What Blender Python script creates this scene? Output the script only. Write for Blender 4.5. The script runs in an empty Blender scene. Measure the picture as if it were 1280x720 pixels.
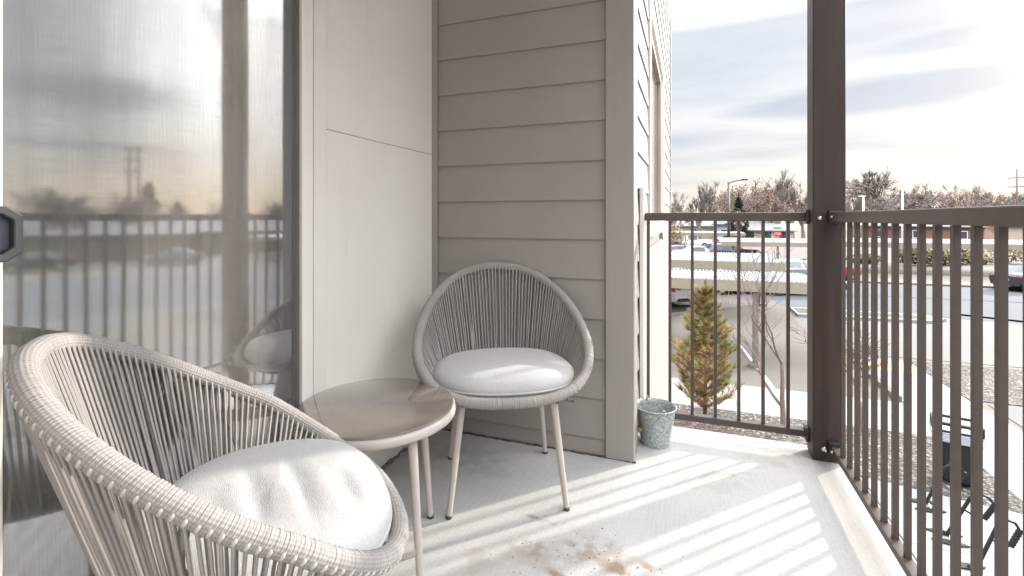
import bpy, math, random
from mathutils import Vector, Matrix
R = math.radians
PI = math.pi
scene = bpy.context.scene
COL = scene.collection

# ------------------------------------------------------------------ helpers
class MB:
    """collects shapes and links them as ONE mesh object"""
    def __init__(self):
        self.v = []; self.f = []; self.mi = []; self.uv = []
    def face(self, idx, m=0, uv=None):
        self.f.append(tuple(idx)); self.mi.append(m)
        self.uv.append(uv if uv else [(0, 0)] * len(idx))
    def add(self, pts):
        b = len(self.v); self.v.extend([tuple(p) for p in pts]); return b
    def box(self, x0, x1, y0, y1, z0, z1, m=0):
        b = self.add([(x0,y0,z0),(x1,y0,z0),(x1,y1,z0),(x0,y1,z0),(x0,y0,z1),(x1,y0,z1),(x1,y1,z1),(x0,y1,z1)])
        for q in ((0,3,2,1),(4,5,6,7),(0,1,5,4),(1,2,6,5),(2,3,7,6),(3,0,4,7)):
            self.face([b+i for i in q], m)
    def hexa(self, p, m=0):
        b = self.add(p)
        for q in ((0,3,2,1),(4,5,6,7),(0,1,5,4),(1,2,6,5),(2,3,7,6),(3,0,4,7)):
            self.face([b+i for i in q], m)
    def prism(self, poly, z0, z1, m=0):
        n = len(poly)
        b = self.add([(x,y,z0) for x,y in poly] + [(x,y,z1) for x,y in poly])
        self.face([b+i for i in reversed(range(n))], m); self.face([b+n+i for i in range(n)], m)
        for i in range(n):
            j = (i+1) % n; self.face([b+i,b+j,b+n+j,b+n+i], m)
    def tube(self, pts, rad, n=8, closed=False, caps=True, m=0, up=None, radfn=None):
        pts = [Vector(p) for p in pts]; k = len(pts)
        if not isinstance(rad, (list, tuple)): rad = [rad] * k
        L = [0.0]
        for i in range(1, k): L.append(L[-1] + (pts[i]-pts[i-1]).length)
        def tan(i):
            if closed: return (pts[(i+1) % k] - pts[i-1]).normalized()
            a = pts[max(i-1,0)]; b = pts[min(i+1,k-1)]; d = b-a
            return d.normalized() if d.length > 1e-9 else Vector((0,0,1))
        t0 = tan(0)
        ref = Vector(up) if up else (Vector((0,0,1)) if abs(t0.z) < .9 else Vector((1,0,0)))
        nrm = (ref - t0*ref.dot(t0)).normalized()
        base = len(self.v)
        for i in range(k):
            t = tan(i)
            nrm = (nrm - t*nrm.dot(t))
            nrm = nrm.normalized() if nrm.length > 1e-9 else t.orthogonal().normalized()
            bn = t.cross(nrm)
            for j in range(n):
                a = 2*PI*j/n
                r = rad[i] if radfn is None else radfn(i, L[i], a)
                self.v.append(tuple(pts[i] + (nrm*math.cos(a) + bn*math.sin(a))*r))
        rng = k if closed else k-1
        for i in range(rng):
            i2 = (i+1) % k
            l2 = L[i2] if i2 else L[-1] + (pts[0]-pts[-1]).length
            for j in range(n):
                j2 = (j+1) % n
                self.face([base+i*n+j, base+i*n+j2, base+i2*n+j2, base+i2*n+j], m,
                          [(L[i], j/n), (L[i], (j+1)/n), (l2, (j+1)/n), (l2, j/n)])
        if caps and not closed:
            self.face([base+j for j in reversed(range(n))], m)
            self.face([base+(k-1)*n+j for j in range(n)], m)
    def lathe(self, prof, n=24, c=(0,0,0), m=0, caps=True):
        b = len(self.v); k = len(prof)
        for r, z in prof:
            for j in range(n):
                a = 2*PI*j/n; self.v.append((c[0]+r*math.cos(a), c[1]+r*math.sin(a), c[2]+z))
        for i in range(k-1):
            for j in range(n):
                j2 = (j+1) % n; self.face([b+i*n+j, b+i*n+j2, b+(i+1)*n+j2, b+(i+1)*n+j], m, [(j/n,prof[i][1]),((j+1)/n,prof[i][1]),((j+1)/n,prof[i+1][1]),(j/n,prof[i+1][1])])
        if caps:
            self.face([b+j for j in reversed(range(n))], m); self.face([b+(k-1)*n+j for j in range(n)], m)
    def quad(self, a, b_, c, d, m=0, uv=None):
        b = self.add([a,b_,c,d]); self.face([b,b+1,b+2,b+3], m, uv)
    def build(self, name, mats, parent=None, smooth=False, loc=None, bevel=0, angle=None):
        used = sorted({i for f in self.f for i in f}); rm = {o_: n_ for n_, o_ in enumerate(used)}
        me = bpy.data.meshes.new(name)
        me.from_pydata([self.v[i] for i in used], [], [tuple(rm[i] for i in f) for f in self.f])
        if not isinstance(mats, (list, tuple)): mats = [mats]
        for m in mats: me.materials.append(m)
        me.polygons.foreach_set('material_index', self.mi)
        uvl = me.uv_layers.new(name='UVMap')
        flat = []
        for f in self.uv:
            for u in f: flat.extend(u)
        uvl.data.foreach_set('uv', flat)
        me.update()
        if smooth: me.shade_smooth()
        if angle: me.set_sharp_from_angle(angle=R(angle))
        o = bpy.data.objects.new(name, me); COL.objects.link(o)
        if parent: o.parent = parent
        if loc: o.location = loc
        if bevel:
            bm = o.modifiers.new('bevel', 'BEVEL'); bm.width = bevel; bm.segments = 2; bm.limit_method = 'ANGLE'
        return o

def tag(o, label=None, cat=None, group=None, kind=None):
    if label: o['label'] = label
    if cat: o['category'] = cat
    if group: o['group'] = group
    if kind: o['kind'] = kind
    return o
def thing(name, label, cat, loc=(0,0,0), rz=0, group=None):
    o = bpy.data.objects.new(name, None); COL.objects.link(o)
    o.location = loc; o.rotation_euler = (0,0,rz); o.empty_display_size = .1
    return tag(o, label, cat, group)
def copy_tree(o, parent=None):
    c = o.copy(); COL.objects.link(c); c.parent = parent
    for ch in list(o.children): copy_tree(ch, c)
    return c

# ------------------------------------------------------------------ materials
def newmat(name):
    m = bpy.data.materials.new(name); m.use_nodes = True
    nt = m.node_tree; b = nt.nodes['Principled BSDF']
    return m, nt, b
def N(nt, t, **kw):
    n = nt.nodes.new(t)
    for k, v in kw.items():
        if k in n.inputs: n.inputs[k].default_value = v
        else: setattr(n, k, v)
    return n
def mapping(nt, scale=(1,1,1), coord='Object', loc=(0,0,0), rot=(0,0,0)):
    tc = N(nt, 'ShaderNodeTexCoord'); mp = N(nt, 'ShaderNodeMapping')
    mp.inputs['Scale'].default_value = scale; mp.inputs['Location'].default_value = loc; mp.inputs['Rotation'].default_value = rot
    nt.links.new(tc.outputs[coord], mp.inputs['Vector']); return mp.outputs['Vector']
def noise(nt, vec, scale, detail=4, rough=.55):
    n = N(nt, 'ShaderNodeTexNoise'); n.inputs['Scale'].default_value = scale; n.inputs['Detail'].default_value = detail; n.inputs['Roughness'].default_value = rough
    nt.links.new(vec, n.inputs['Vector']); return n.outputs['Fac']
def ramp(nt, fac, stops):
    r = N(nt, 'ShaderNodeValToRGB'); e = r.color_ramp.elements
    while len(e) < len(stops): e.new(.5)
    for i, (p, c) in enumerate(stops):
        e[i].position = p; e[i].color = (c[0], c[1], c[2], 1) if isinstance(c, (tuple, list)) else (c, c, c, 1)
    nt.links.new(fac, r.inputs['Fac']); return r.outputs['Color']
def mixc(nt, fac, a, b, mode='MIX'):
    n = N(nt, 'ShaderNodeMix', data_type='RGBA', blend_type=mode)
    def s(i, v):
        if hasattr(v, 'is_linked') or hasattr(v, 'links'): nt.links.new(v, n.inputs[i])
        elif isinstance(v, (tuple, list)): n.inputs[i].default_value = (v[0], v[1], v[2], 1)
        else: n.inputs[i].default_value = v
    s(0, fac); s(6, a); s(7, b); return n.outputs[2]
def mth(nt, op, a, b=None, clamp=False):
    n = N(nt, 'ShaderNodeMath', operation=op); n.use_clamp = clamp
    for i, v in ((0, a), (1, b)):
        if v is None: continue
        if hasattr(v, 'links'): nt.links.new(v, n.inputs[i])
        else: n.inputs[i].default_value = v
    return n.outputs[0]
def bump(nt, b, h, strength=.3, dist=.01):
    n = N(nt, 'ShaderNodeBump'); n.inputs['Strength'].default_value = strength; n.inputs['Distance'].default_value = dist
    nt.links.new(h, n.inputs['Height']); nt.links.new(n.outputs['Normal'], b.inputs['Normal'])
def simple(name, col, rough=.5, metal=0., var=.12, scale=6., bmp=0., bscale=80., stretch=(1,1,1), dist=.004, coord='Object', spec=None):
    m, nt, b = newmat(name)
    v = mapping(nt, stretch, coord)
    f = noise(nt, v, scale, 5)
    lo = tuple(c*(1-var) for c in col); hi = tuple(min(1, c*(1+var)) for c in col)
    nt.links.new(ramp(nt, f, [(.3, lo), (.7, hi)]), b.inputs['Base Color'])
    b.inputs['Roughness'].default_value = rough; b.inputs['Metallic'].default_value = metal
    if spec is not None: b.inputs['Specular IOR Level'].default_value = spec
    if bmp: bump(nt, b, noise(nt, v, bscale, 3), bmp, dist)
    return m

M = {}
def stucco_mat():
    m, nt, b = newmat('cream_stucco'); v = mapping(nt, (1,1,1))
    c = ramp(nt, noise(nt, v, 2.2, 6, .6), [(.3, (.775,.725,.645)), (.7, (.83,.785,.71))])
    c = mixc(nt, .22, c, ramp(nt, noise(nt, v, 170, 3), [(.3, .62), (.7, .90)]))
    st_ = ramp(nt, noise(nt, mapping(nt, (9,9,.5)), 1.5, 5, .65), [(.60, 0.), (.80, .22)])
    c = mixc(nt, st_, c, (.60,.545,.47))
    nt.links.new(c, b.inputs['Base Color']); b.inputs['Roughness'].default_value = .9
    bump(nt, b, mth(nt, 'ADD', noise(nt, v, 190, 4, .65), mth(nt, 'MULTIPLY', noise(nt, v, 30, 3), .6)), .75, .004); return m
M['stucco'] = stucco_mat()
M['rail'] = simple('bronze_paint', (.076,.059,.051), .42, spec=.4, var=.15, scale=12, bmp=.05, bscale=300)
M['post'] = simple('post_paint', (.042,.030,.026), .55, spec=.3, var=.2, scale=5, bmp=.25, bscale=30, stretch=(6,6,.5), dist=.002)
M['bolt'] = simple('zinc_bolt', (.7,.7,.7), .3, 1., var=.05)
M['black_bracket'] = simple('black_bracket', (.02,.02,.02), .5)
M['vinyl'] = simple('white_vinyl', (.76,.72,.67), .4, var=.03)
M['gasket'] = simple('dark_gasket', (.10,.095,.09), .5)
M['caulk'] = simple('brown_caulk', (.16,.12,.09), .7)
M['handle'] = simple('grey_handle', (.024,.026,.03), .5, var=.08)
M['leg'] = simple('taupe_leg_paint', (.44,.40,.365), .35, var=.04)
M['foot'] = simple('dark_foot_cap', (.05,.045,.04), .5)
M['steel'] = simple('steel_glide', (.6,.6,.6), .25, 1.)
M['dark'] = simple('dark_rubber', (.025,.025,.027), .6)
M['plastic_black'] = simple('black_plastic', (.014,.014,.017), .5, var=.2, spec=.25)
M['liner'] = None
M['carport'] = simple('carport_white_metal', (.27,.27,.275), .45, var=.06, scale=2)
M['carport_trim'] = simple('carport_cream_trim', (.25,.22,.165), .5, var=.06)
M['carport_post'] = simple('carport_post_paint', (.13,.118,.095), .6)
M['bark'] = simple('grey_bark', (.17,.145,.125), .9, var=.3, scale=8)
M['bark_far'] = simple('far_grey_bark', (.185,.158,.143), .9, var=.25, scale=1)
M['bark_red'] = simple('far_reddish_bark', (.18,.138,.118), .9, var=.25, scale=1)
M['leaf_red'] = simple('dry_russet_leaves', (.19,.125,.098), .9, var=.35, scale=1.2)
M['bark_young'] = simple('young_bark', (.20,.155,.14), .75, var=.3, scale=20)
M['pine_green'] = simple('pine_green_needles', (.17,.20,.06), .7, var=.45, scale=5)
M['pine_brown'] = simple('pine_brown_needles', (.40,.215,.10), .8, var=.4, scale=5)
M['evergreen'] = simple('evergreen_needles', (.05,.065,.04), .8, var=.4, scale=3)
M['hedge_leaf'] = simple('hedge_leaves', (.11,.10,.045), .8, var=.5, scale=2)
M['hedge_tan'] = simple('winter_shrub_twigs', (.28,.22,.15), .9, var=.35, scale=2)
M['wood_grip'] = simple('wood_grip', (.42,.26,.13), .6, var=.2, scale=30)
M['lens_red'] = simple('red_lens', (.55,.02,.03), .2)
M['rim'] = simple('alloy_rim', (.5,.5,.52), .35, .8)
M['tyre'] = simple('tyre_rubber', (.02,.02,.02), .8)
M['plate'] = simple('number_plate', (.6,.6,.6), .5)
M['sign_red'] = simple('sign_red', (.55,.03,.03), .4)
M['sign_white'] = simple('sign_white', (.8,.8,.8), .4)
M['sign_green'] = simple('sign_green', (.02,.28,.12), .4)
M['pole'] = simple('lamp_pole_paint', (.05,.045,.04), .5)
M['pole_white'] = simple('white_pole_paint', (.75,.76,.78), .45)
M['pole_wood'] = simple('utility_pole_wood', (.17,.12,.10), .9)
M['tan_wall'] = simple('tan_house_wall', (.42,.36,.29), .8)
M['blue_wall'] = simple('blue_house_wall', (.38,.46,.56), .8)
M['brick_red'] = simple('red_brick_wall', (.20,.105,.08), .85, var=.25, scale=9)
M['roof_grey'] = simple('grey_shingle_roof', (.19,.185,.18), .9, var=.2)
M['dull_wall'] = simple('dull_brown_wall', (.13,.11,.095), .9)
M['house_window'] = simple('dark_window_glass', (.05,.06,.075), .1)
M['interior'] = simple('interior_wall_paint', (.5,.48,.45), .9)
M['int_floor'] = simple('interior_carpet', (.22,.20,.18), .95)
M['ceiling'] = simple('soffit_paint', (.72,.70,.67), .8, var=.04)
M['yellow'] = simple('tactile_yellow', (.5,.29,.07), .7)
M['line_white'] = simple('painted_white_line', (.42,.42,.41), .7, var=.12, scale=20)

def carpaint(name, col, rough=.25):
    m, nt, b = newmat(name)
    v = mapping(nt, (1,1,1)); f = noise(nt, v, 3, 3)
    nt.links.new(ramp(nt, f, [(.3, tuple(c*.92 for c in col)), (.7, tuple(min(1,c*1.06) for c in col))]), b.inputs['Base Color'])
    b.inputs['Roughness'].default_value = rough; b.inputs['Coat Weight'].default_value = .6; b.inputs['Coat Roughness'].default_value = .05
    return m
CP = {'white': carpaint('white_car_paint', (.72,.73,.75)), 'black': carpaint('black_car_paint', (.018,.02,.03)),
      'navy': carpaint('navy_car_paint', (.03,.045,.09)), 'grey': carpaint('grey_car_paint', (.12,.13,.15)),
      'red': carpaint('red_car_paint', (.30,.02,.035)), 'silver': carpaint('silver_car_paint', (.45,.46,.48)), 'maroon': carpaint('maroon_car_paint', (.24,.03,.06))}
M['car_glass'] = simple('car_window_glass', (.02,.03,.04), .06)

# siding: painted fibre-cement with faint scuffs and grain
def siding_mat():
    m, nt, b = newmat('taupe_siding_paint')
    v = mapping(nt, (1,1,1)); f = noise(nt, v, 2.2, 4)
    base = ramp(nt, f, [(.3, (.272,.252,.236)), (.7, (.302,.281,.264))])
    sc = noise(nt, mapping(nt, (7,7,2.2), loc=(3,1,2)), 2.4, 5, .7)
    mask = ramp(nt, sc, [(.62, 0.), (.78, .4)])
    base = mixc(nt, mask, base, (.38,.36,.345))
    nt.links.new(base, b.inputs['Base Color']); b.inputs['Roughness'].default_value = .55
    bump(nt, b, noise(nt, mapping(nt, (3,3,60)), 14, 4), .12, .002)
    return m
M['siding'] = siding_mat()
M['trim'] = simple('taupe_trim_paint', (.295,.274,.258), .55, var=.03, bmp=.1, bscale=40, stretch=(8,8,.6))

# balcony concrete with broom marks and dirt stains at fixed places
def concrete_floor():
    m, nt, b = newmat('balcony_concrete')
    v = mapping(nt, (1,1,1))
    f1 = noise(nt, v, 3.2, 6, .6); f2 = noise(nt, mapping(nt, (60,2.2,1), rot=(0,0,R(-18))), 3, 4, .6); f3 = noise(nt, v, 90, 3)
    c = ramp(nt, f1, [(.25, (.355,.336,.308)), (.50, (.435,.415,.385)), (.8, (.50,.48,.45))])
    c = mixc(nt, .34, c, ramp(nt, f2, [(.25, .30), (.7, .53)]), 'MIX')
    c = mixc(nt, .18, c, ramp(nt, f3, [(.3, .29), (.7, .55)]), 'MIX')
    warp = N(nt, 'ShaderNodeTexNoise'); warp.inputs['Scale'].default_value = 14; warp.inputs['Detail'].default_value = 6
    nt.links.new(v, warp.inputs['Vector'])
    def stain(x, y, sx, sy, rot, col, amt, edge=.5):
        nonlocal c
        mp = mapping(nt, (1/sx, 1/sy, 0), loc=(0,0,0))
        tc = N(nt, 'ShaderNodeTexCoord'); sub = N(nt, 'ShaderNodeVectorMath', operation='SUBTRACT'); sub.inputs[1].default_value = (x,y,0)
        nt.links.new(tc.outputs['Object'], sub.inputs[0])
        rt = N(nt, 'ShaderNodeMapping'); rt.inputs['Rotation'].default_value = (0,0,R(rot)); nt.links.new(sub.outputs[0], rt.inputs['Vector'])
        sc = N(nt, 'ShaderNodeVectorMath', operation='MULTIPLY'); sc.inputs[1].default_value = (1/sx,1/sy,0); nt.links.new(rt.outputs[0], sc.inputs[0])
        ln = N(nt, 'ShaderNodeVectorMath', operation='LENGTH'); nt.links.new(sc.outputs[0], ln.inputs[0])
        d = mth(nt, 'SUBTRACT', 1.0, ln.outputs['Value'])
        w = mth(nt, 'MULTIPLY', mth(nt, 'SUBTRACT', warp.outputs['Fac'], .52), 5.5)
        k = mth(nt, 'ADD', d, w)
        k = mth(nt, 'MULTIPLY', mth(nt, 'MULTIPLY', k, 1.3, True), mth(nt, 'MULTIPLY', d, 1.6, True))
        k = mth(nt, 'MULTIPLY', k, amt, True)
        c = mixc(nt, k, c, col)
    stain(-.47,1.45,.085,.06,20,(.22,.15,.11),.85)
    stain(-.33,1.475,.09,.04,60,(.26,.20,.15),.7)
    stain(-.20,1.455,.10,.045,30,(.17,.105,.06),.95)
    stain(-.28,1.53,.09,.06,-30,(.27,.19,.13),.8)
    stain(-.12,1.49,.06,.035,0,(.25,.17,.11),.8)
    stain(-.36,1.36,.06,.03,30,(.16,.09,.05),.8)
    stain(-.25,1.50,.20,.10,20,(.30,.24,.19),.55)
    stain(-.45,1.42,.20,.12,-15,(.31,.27,.23),.45)
    stain(.05,2.05,.30,.12,-20,(.31,.29,.26),.4)
    stain(-.9,1.9,.35,.18,10,(.29,.27,.245),.45)
    stain(.30,2.30,.25,.08,-10,(.32,.295,.26),.4)
    stain(.11,2.13,.16,.05,-20,(.28,.25,.21),.55)
    stain(-.62,1.33,.08,.12,0,(.33,.28,.24),.5)
    stain(-.50,1.60,.10,.02,12,(.20,.15,.12),.7)
    nt.links.new(c, b.inputs['Base Color']); b.inputs['Roughness'].default_value = .85
    h = mth(nt, 'ADD', mth(nt, 'MULTIPLY', f2, .7), mth(nt, 'MULTIPLY', f3, .5)); bump(nt, b, h, .35, .003)
    return m
M['floor'] = concrete_floor()

def ground_mat(name, stops, sc1, sc2, bmp=.4, dist=.02, rough=.95):
    m, nt, b = newmat(name)
    v = mapping(nt, (1,1,1)); f1 = noise(nt, v, sc1, 6, .6); f2 = noise(nt, v, sc2, 4, .6)
    c = ramp(nt, f1, stops)
    c = mixc(nt, .5, c, ramp(nt, f2, [(.2, tuple(x*.6 for x in stops[0][1])), (.8, tuple(min(1,x*1.35) for x in stops[-1][1]))]))
    nt.links.new(c, b.inputs['Base Color']); b.inputs['Roughness'].default_value = rough
    bump(nt, b, f2, bmp, dist); return m
M['asphalt_lot'] = ground_mat('weathered_asphalt', [(.3,(.085,.075,.066)), (.7,(.115,.103,.092))], .35, 30, .3, .01)
M['asphalt_street'] = ground_mat('street_asphalt', [(.3,(.055,.060,.069)), (.7,(.072,.078,.088))], .3, 25, .3, .01)
M['concrete_out'] = ground_mat('outdoor_concrete', [(.3,(.185,.182,.178)), (.7,(.235,.232,.227))], .6, 40, .2, .005)
M['drive'] = ground_mat('pale_drive_paving', [(.3,(.098,.094,.089)), (.7,(.125,.12,.114))], .4, 40, .2, .005)
M['earth'] = ground_mat('winter_ground', [(.3,(.10,.088,.072)), (.7,(.14,.125,.10))], .08, 1.5, .4, .1)
def gravel_mat(name, cols, scale):
    m, nt, b = newmat(name)
    v = mapping(nt, (1,1,1))
    vo = N(nt, 'ShaderNodeTexVoronoi'); vo.inputs['Scale'].default_value = scale; nt.links.new(v, vo.inputs['Vector'])
    sp = N(nt, 'ShaderNodeSeparateColor'); nt.links.new(vo.outputs['Color'], sp.inputs[0])
    c = ramp(nt, sp.outputs[0], [(0, cols[0]), (.4, cols[1]), (.75, cols[2]), (1, cols[3])])
    dk = ramp(nt, vo.outputs['Distance'], [(.25, 1.), (.75, .25)])
    c = mixc(nt, 1., c, dk, 'MULTIPLY')
    nt.links.new(c, b.inputs['Base Color']); b.inputs['Roughness'].default_value = .9
    bump(nt, b, mth(nt, 'SUBTRACT', 1., vo.outputs['Distance']), .9, .03); return m
M['gravel'] = gravel_mat('brown_grey_gravel', [(.055,.045,.038),(.10,.085,.073),(.16,.142,.125),(.28,.26,.24)], 20)
M['mulch'] = gravel_mat('brown_mulch', [(.05,.028,.02),(.10,.062,.046),(.15,.11,.088),(.24,.20,.175)], 26)

# rope: braided cord, UV.x in metres along the cord, UV.y around it
def rope_mat(name, lo, hi, pitch, around):
    m, nt, b = newmat(name)
    uv = N(nt, 'ShaderNodeUVMap'); sp = N(nt, 'ShaderNodeSeparateXYZ'); nt.links.new(uv.outputs[0], sp.inputs[0])
    a = mth(nt, 'MULTIPLY', sp.outputs[0], 2*PI/pitch); bb = mth(nt, 'MULTIPLY', sp.outputs[1], 2*PI*around)
    s1 = mth(nt, 'SINE', mth(nt, 'ADD', a, bb)); s2 = mth(nt, 'SINE', mth(nt, 'SUBTRACT', a, bb))
    br = mth(nt, 'MULTIPLY', s1, s2)
    br01 = mth(nt, 'ADD', mth(nt, 'MULTIPLY', br, .5), .5)
    nz = noise(nt, mapping(nt, (1,1,1)), 9, 4)
    nf = noise(nt, mapping(nt, (1,1,1)), 420, 2)
    c = ramp(nt, br01, [(.05, lo), (.7, hi)])
    c = mixc(nt, .35, c, ramp(nt, nz, [(.3, lo), (.7, hi)]))
    c = mixc(nt, .25, c, ramp(nt, nf, [(.3, lo), (.7, hi)]))
    nt.links.new(c, b.inputs['Base Color']); b.inputs['Roughness'].default_value = .85
    bump(nt, b, br01, .6, .0015); return m
M['rope'] = rope_mat('taupe_braided_rope', (.215,.195,.182), (.385,.36,.342), .006, 2)
M['rope_wrap'] = rope_mat('taupe_wrapped_rope', (.205,.188,.178), (.365,.343,.328), .0065, 9)
M['rope_cap'] = simple('pale_cord_loops', (.46,.44,.43), .85, var=.06)

def fabric_mat():
    m, nt, b = newmat('off_white_cushion_fabric')
    v = mapping(nt, (1,1,1)); f = noise(nt, v, 5, 4)
    c = ramp(nt, f, [(.3, (.39,.378,.372)), (.7, (.44,.428,.42))])
    w = mth(nt, 'MULTIPLY', noise(nt, mapping(nt, (900,90,90)), 1, 1), noise(nt, mapping(nt, (90,900,90)), 1, 1))
    c = mixc(nt, .12, c, ramp(nt, w, [(.1, .4), (.4, .9)]))
    nt.links.new(c, b.inputs['Base Color']); b.inputs['Roughness'].default_value = .95
    b.inputs['Sheen Weight'].default_value = .2
    f3 = noise(nt, mapping(nt, (1,2.2,1), rot=(0,0,R(25))), 11, 3, .5); h = mth(nt, 'ADD', mth(nt, 'ADD', mth(nt, 'MULTIPLY', f, 1.), mth(nt, 'MULTIPLY', f3, .35)), mth(nt, 'MULTIPLY', w, .30)); bump(nt, b, h, .5, .014)
    return m
M['fabric'] = fabric_mat()

def galv():
    m, nt, b = newmat('galvanised_zinc')
    v = mapping(nt, (1,1,1))
    vo = N(nt, 'ShaderNodeTexVoronoi'); vo.inputs['Scale'].default_value = 150; nt.links.new(v, vo.inputs['Vector'])
    n1 = noise(nt, v, 95, 6, .75)
    sp = N(nt, 'ShaderNodeSeparateColor'); nt.links.new(vo.outputs['Color'], sp.inputs[0])
    f = mth(nt, 'ADD', mth(nt, 'MULTIPLY', n1, .75), mth(nt, 'MULTIPLY', sp.outputs[0], .25))
    c = ramp(nt, f, [(.32, (.20,.235,.23)), (.45, (.32,.36,.357)), (.56, (.41,.45,.45)), (.70, (.54,.575,.575))])
    nt.links.new(c, b.inputs['Base Color']); b.inputs['Metallic'].default_value = .35; b.inputs['Roughness'].default_value = .5
    bump(nt, b, f, .2, .002); return m
M['galv'] = galv()

def glass_mat(name, refl, tint, rough=0.0):
    m, nt, b = newmat(name); nt.nodes.remove(b)
    out = nt.nodes['Material Output']
    tr = N(nt, 'ShaderNodeBsdfTransparent'); tr.inputs[0].default_value = (*tint, 1)
    gl = N(nt, 'ShaderNodeBsdfGlossy'); gl.inputs['Roughness'].default_value = rough; gl.inputs[0].default_value = (.95,.97,1,1)
    fr = N(nt, 'ShaderNodeFresnel'); fr.inputs['IOR'].default_value = 1.5
    k = mth(nt, 'ADD', mth(nt, 'MULTIPLY', fr.outputs[0], 1.2), refl, True)
    mx = N(nt, 'ShaderNodeMixShader'); nt.links.new(k, mx.inputs[0]); nt.links.new(tr.outputs[0], mx.inputs[1]); nt.links.new(gl.outputs[0], mx.inputs[2])
    # faint waviness of the pane
    nz = noise(nt, mapping(nt, (1,1,1)), 1.3, 2); bp = N(nt, 'ShaderNodeBump'); bp.inputs['Strength'].default_value = .05; bp.inputs['Distance'].default_value = .02
    nt.links.new(nz, bp.inputs['Height']); nt.links.new(bp.outputs[0], gl.inputs['Normal'])
    nt.links.new(mx.outputs[0], out.inputs['Surface']); return m
M['door_glass'] = glass_mat('door_glass', .36, (.92,.94,.93), .04)
M['win_glass'] = glass_mat('window_glass', .45, (.4,.42,.42))

def screen_mat():
    m, nt, b = newmat('insect_screen_mesh'); nt.nodes.remove(b)
    out = nt.nodes['Material Output']
    tr = N(nt, 'ShaderNodeBsdfTransparent'); df = N(nt, 'ShaderNodeBsdfDiffuse'); df.inputs[0].default_value = (.31,.29,.27,1)
    a = noise(nt, mapping(nt, (1,430,9)), 1, 3, .7); c = noise(nt, mapping(nt, (1,11,520)), 1, 3, .7); d = noise(nt, mapping(nt, (1,26,1.2)), 1, 3, .7)
    s = mth(nt, 'ADD', mth(nt, 'ADD', mth(nt, 'MULTIPLY', a, .5), mth(nt, 'MULTIPLY', c, .5)), mth(nt, 'MULTIPLY', d, .45))
    k = mth(nt, 'ADD', mth(nt, 'MULTIPLY', mth(nt, 'SUBTRACT', s, .72), .65), .27, True)
    mx = N(nt, 'ShaderNodeMixShader'); nt.links.new(k, mx.inputs[0]); nt.links.new(tr.outputs[0], mx.inputs[1]); nt.links.new(df.outputs[0], mx.inputs[2])
    nt.links.new(mx.outputs[0], out.inputs['Surface']); return m
M['screen'] = screen_mat()
def curtain_mat():
    m, nt, b = newmat('sheer_curtain_cloth'); nt.nodes.remove(b)
    out = nt.nodes['Material Output']
    tr = N(nt, 'ShaderNodeBsdfTransparent'); df = N(nt, 'ShaderNodeBsdfDiffuse'); df.inputs[0].default_value = (.72,.71,.68,1)
    tl = N(nt, 'ShaderNodeBsdfTranslucent'); tl.inputs[0].default_value = (.6,.59,.56,1)
    m1 = N(nt, 'ShaderNodeMixShader'); m1.inputs[0].default_value = .35; nt.links.new(df.outputs[0], m1.inputs[1]); nt.links.new(tl.outputs[0], m1.inputs[2])
    a = noise(nt, mapping(nt, (30,30,2)), 1, 3)
    k = mth(nt, 'ADD', mth(nt, 'MULTIPLY', a, .3), .45, True)
    mx = N(nt, 'ShaderNodeMixShader'); nt.links.new(k, mx.inputs[0]); nt.links.new(tr.outputs[0], mx.inputs[1]); nt.links.new(m1.outputs[0], mx.inputs[2])
    nt.links.new(mx.outputs[0], out.inputs['Surface']); return m
M['curtain'] = curtain_mat()
def liner_mat():
    m, nt, b = newmat('clear_plastic_bag')
    b.inputs['Base Color'].default_value = (.55,.58,.66,1); b.inputs['Roughness'].default_value = .25; b.inputs['Alpha'].default_value = .6
    bump(nt, b, noise(nt, mapping(nt, (6,6,20)), 3, 4), .9, .03); return m
M['liner'] = liner_mat()
def table_glass():
    m, nt, b = newmat('taupe_tinted_table_glass')
    v = mapping(nt, (1,1,1)); f = noise(nt, v, 260, 2)
    nt.links.new(ramp(nt, f, [(.3, (.155,.132,.11)), (.7, (.185,.16,.135))]), b.inputs['Base Color'])
    b.inputs['Roughness'].default_value = .08; b.inputs['Coat Weight'].default_value = 1.; b.inputs['Coat Roughness'].default_value = .02; b.inputs['Coat IOR'].default_value = 1.55
    return m
M['table_glass'] = table_glass()

# ------------------------------------------------------------------ camera
cam_d = bpy.data.cameras.new('camera'); cam = bpy.data.objects.new('camera', cam_d); COL.objects.link(cam)
YAW = math.atan(222/600.)
cam.location = (0,0,1.05); cam.rotation_euler = (R(90), 0, YAW)
cam_d.sensor_width = 36; cam_d.lens = 36*600/1280.; cam_d.shift_y = -(360-272)/1280.
cam_d.clip_start = .02; cam_d.clip_end = 3000
scene.camera = cam

# ------------------------------------------------------------------ light
SUN_AZ, SUN_EL = 43.5, 20.0      # azimuth from +Y towards +X
sd = bpy.data.lights.new('sun', 'SUN'); sun = bpy.data.objects.new('sun', sd); COL.objects.link(sun)
sd.energy = 2.0; sd.angle = R(1.4); sd.color = (1, .925, .83)
to_sun = Vector((math.sin(R(SUN_AZ))*math.cos(R(SUN_EL)), math.cos(R(SUN_AZ))*math.cos(R(SUN_EL)), math.sin(R(SUN_EL))))
sun.rotation_euler = (-to_sun).to_track_quat('-Z', 'Y').to_euler()
sun.location = to_sun*40

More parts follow.
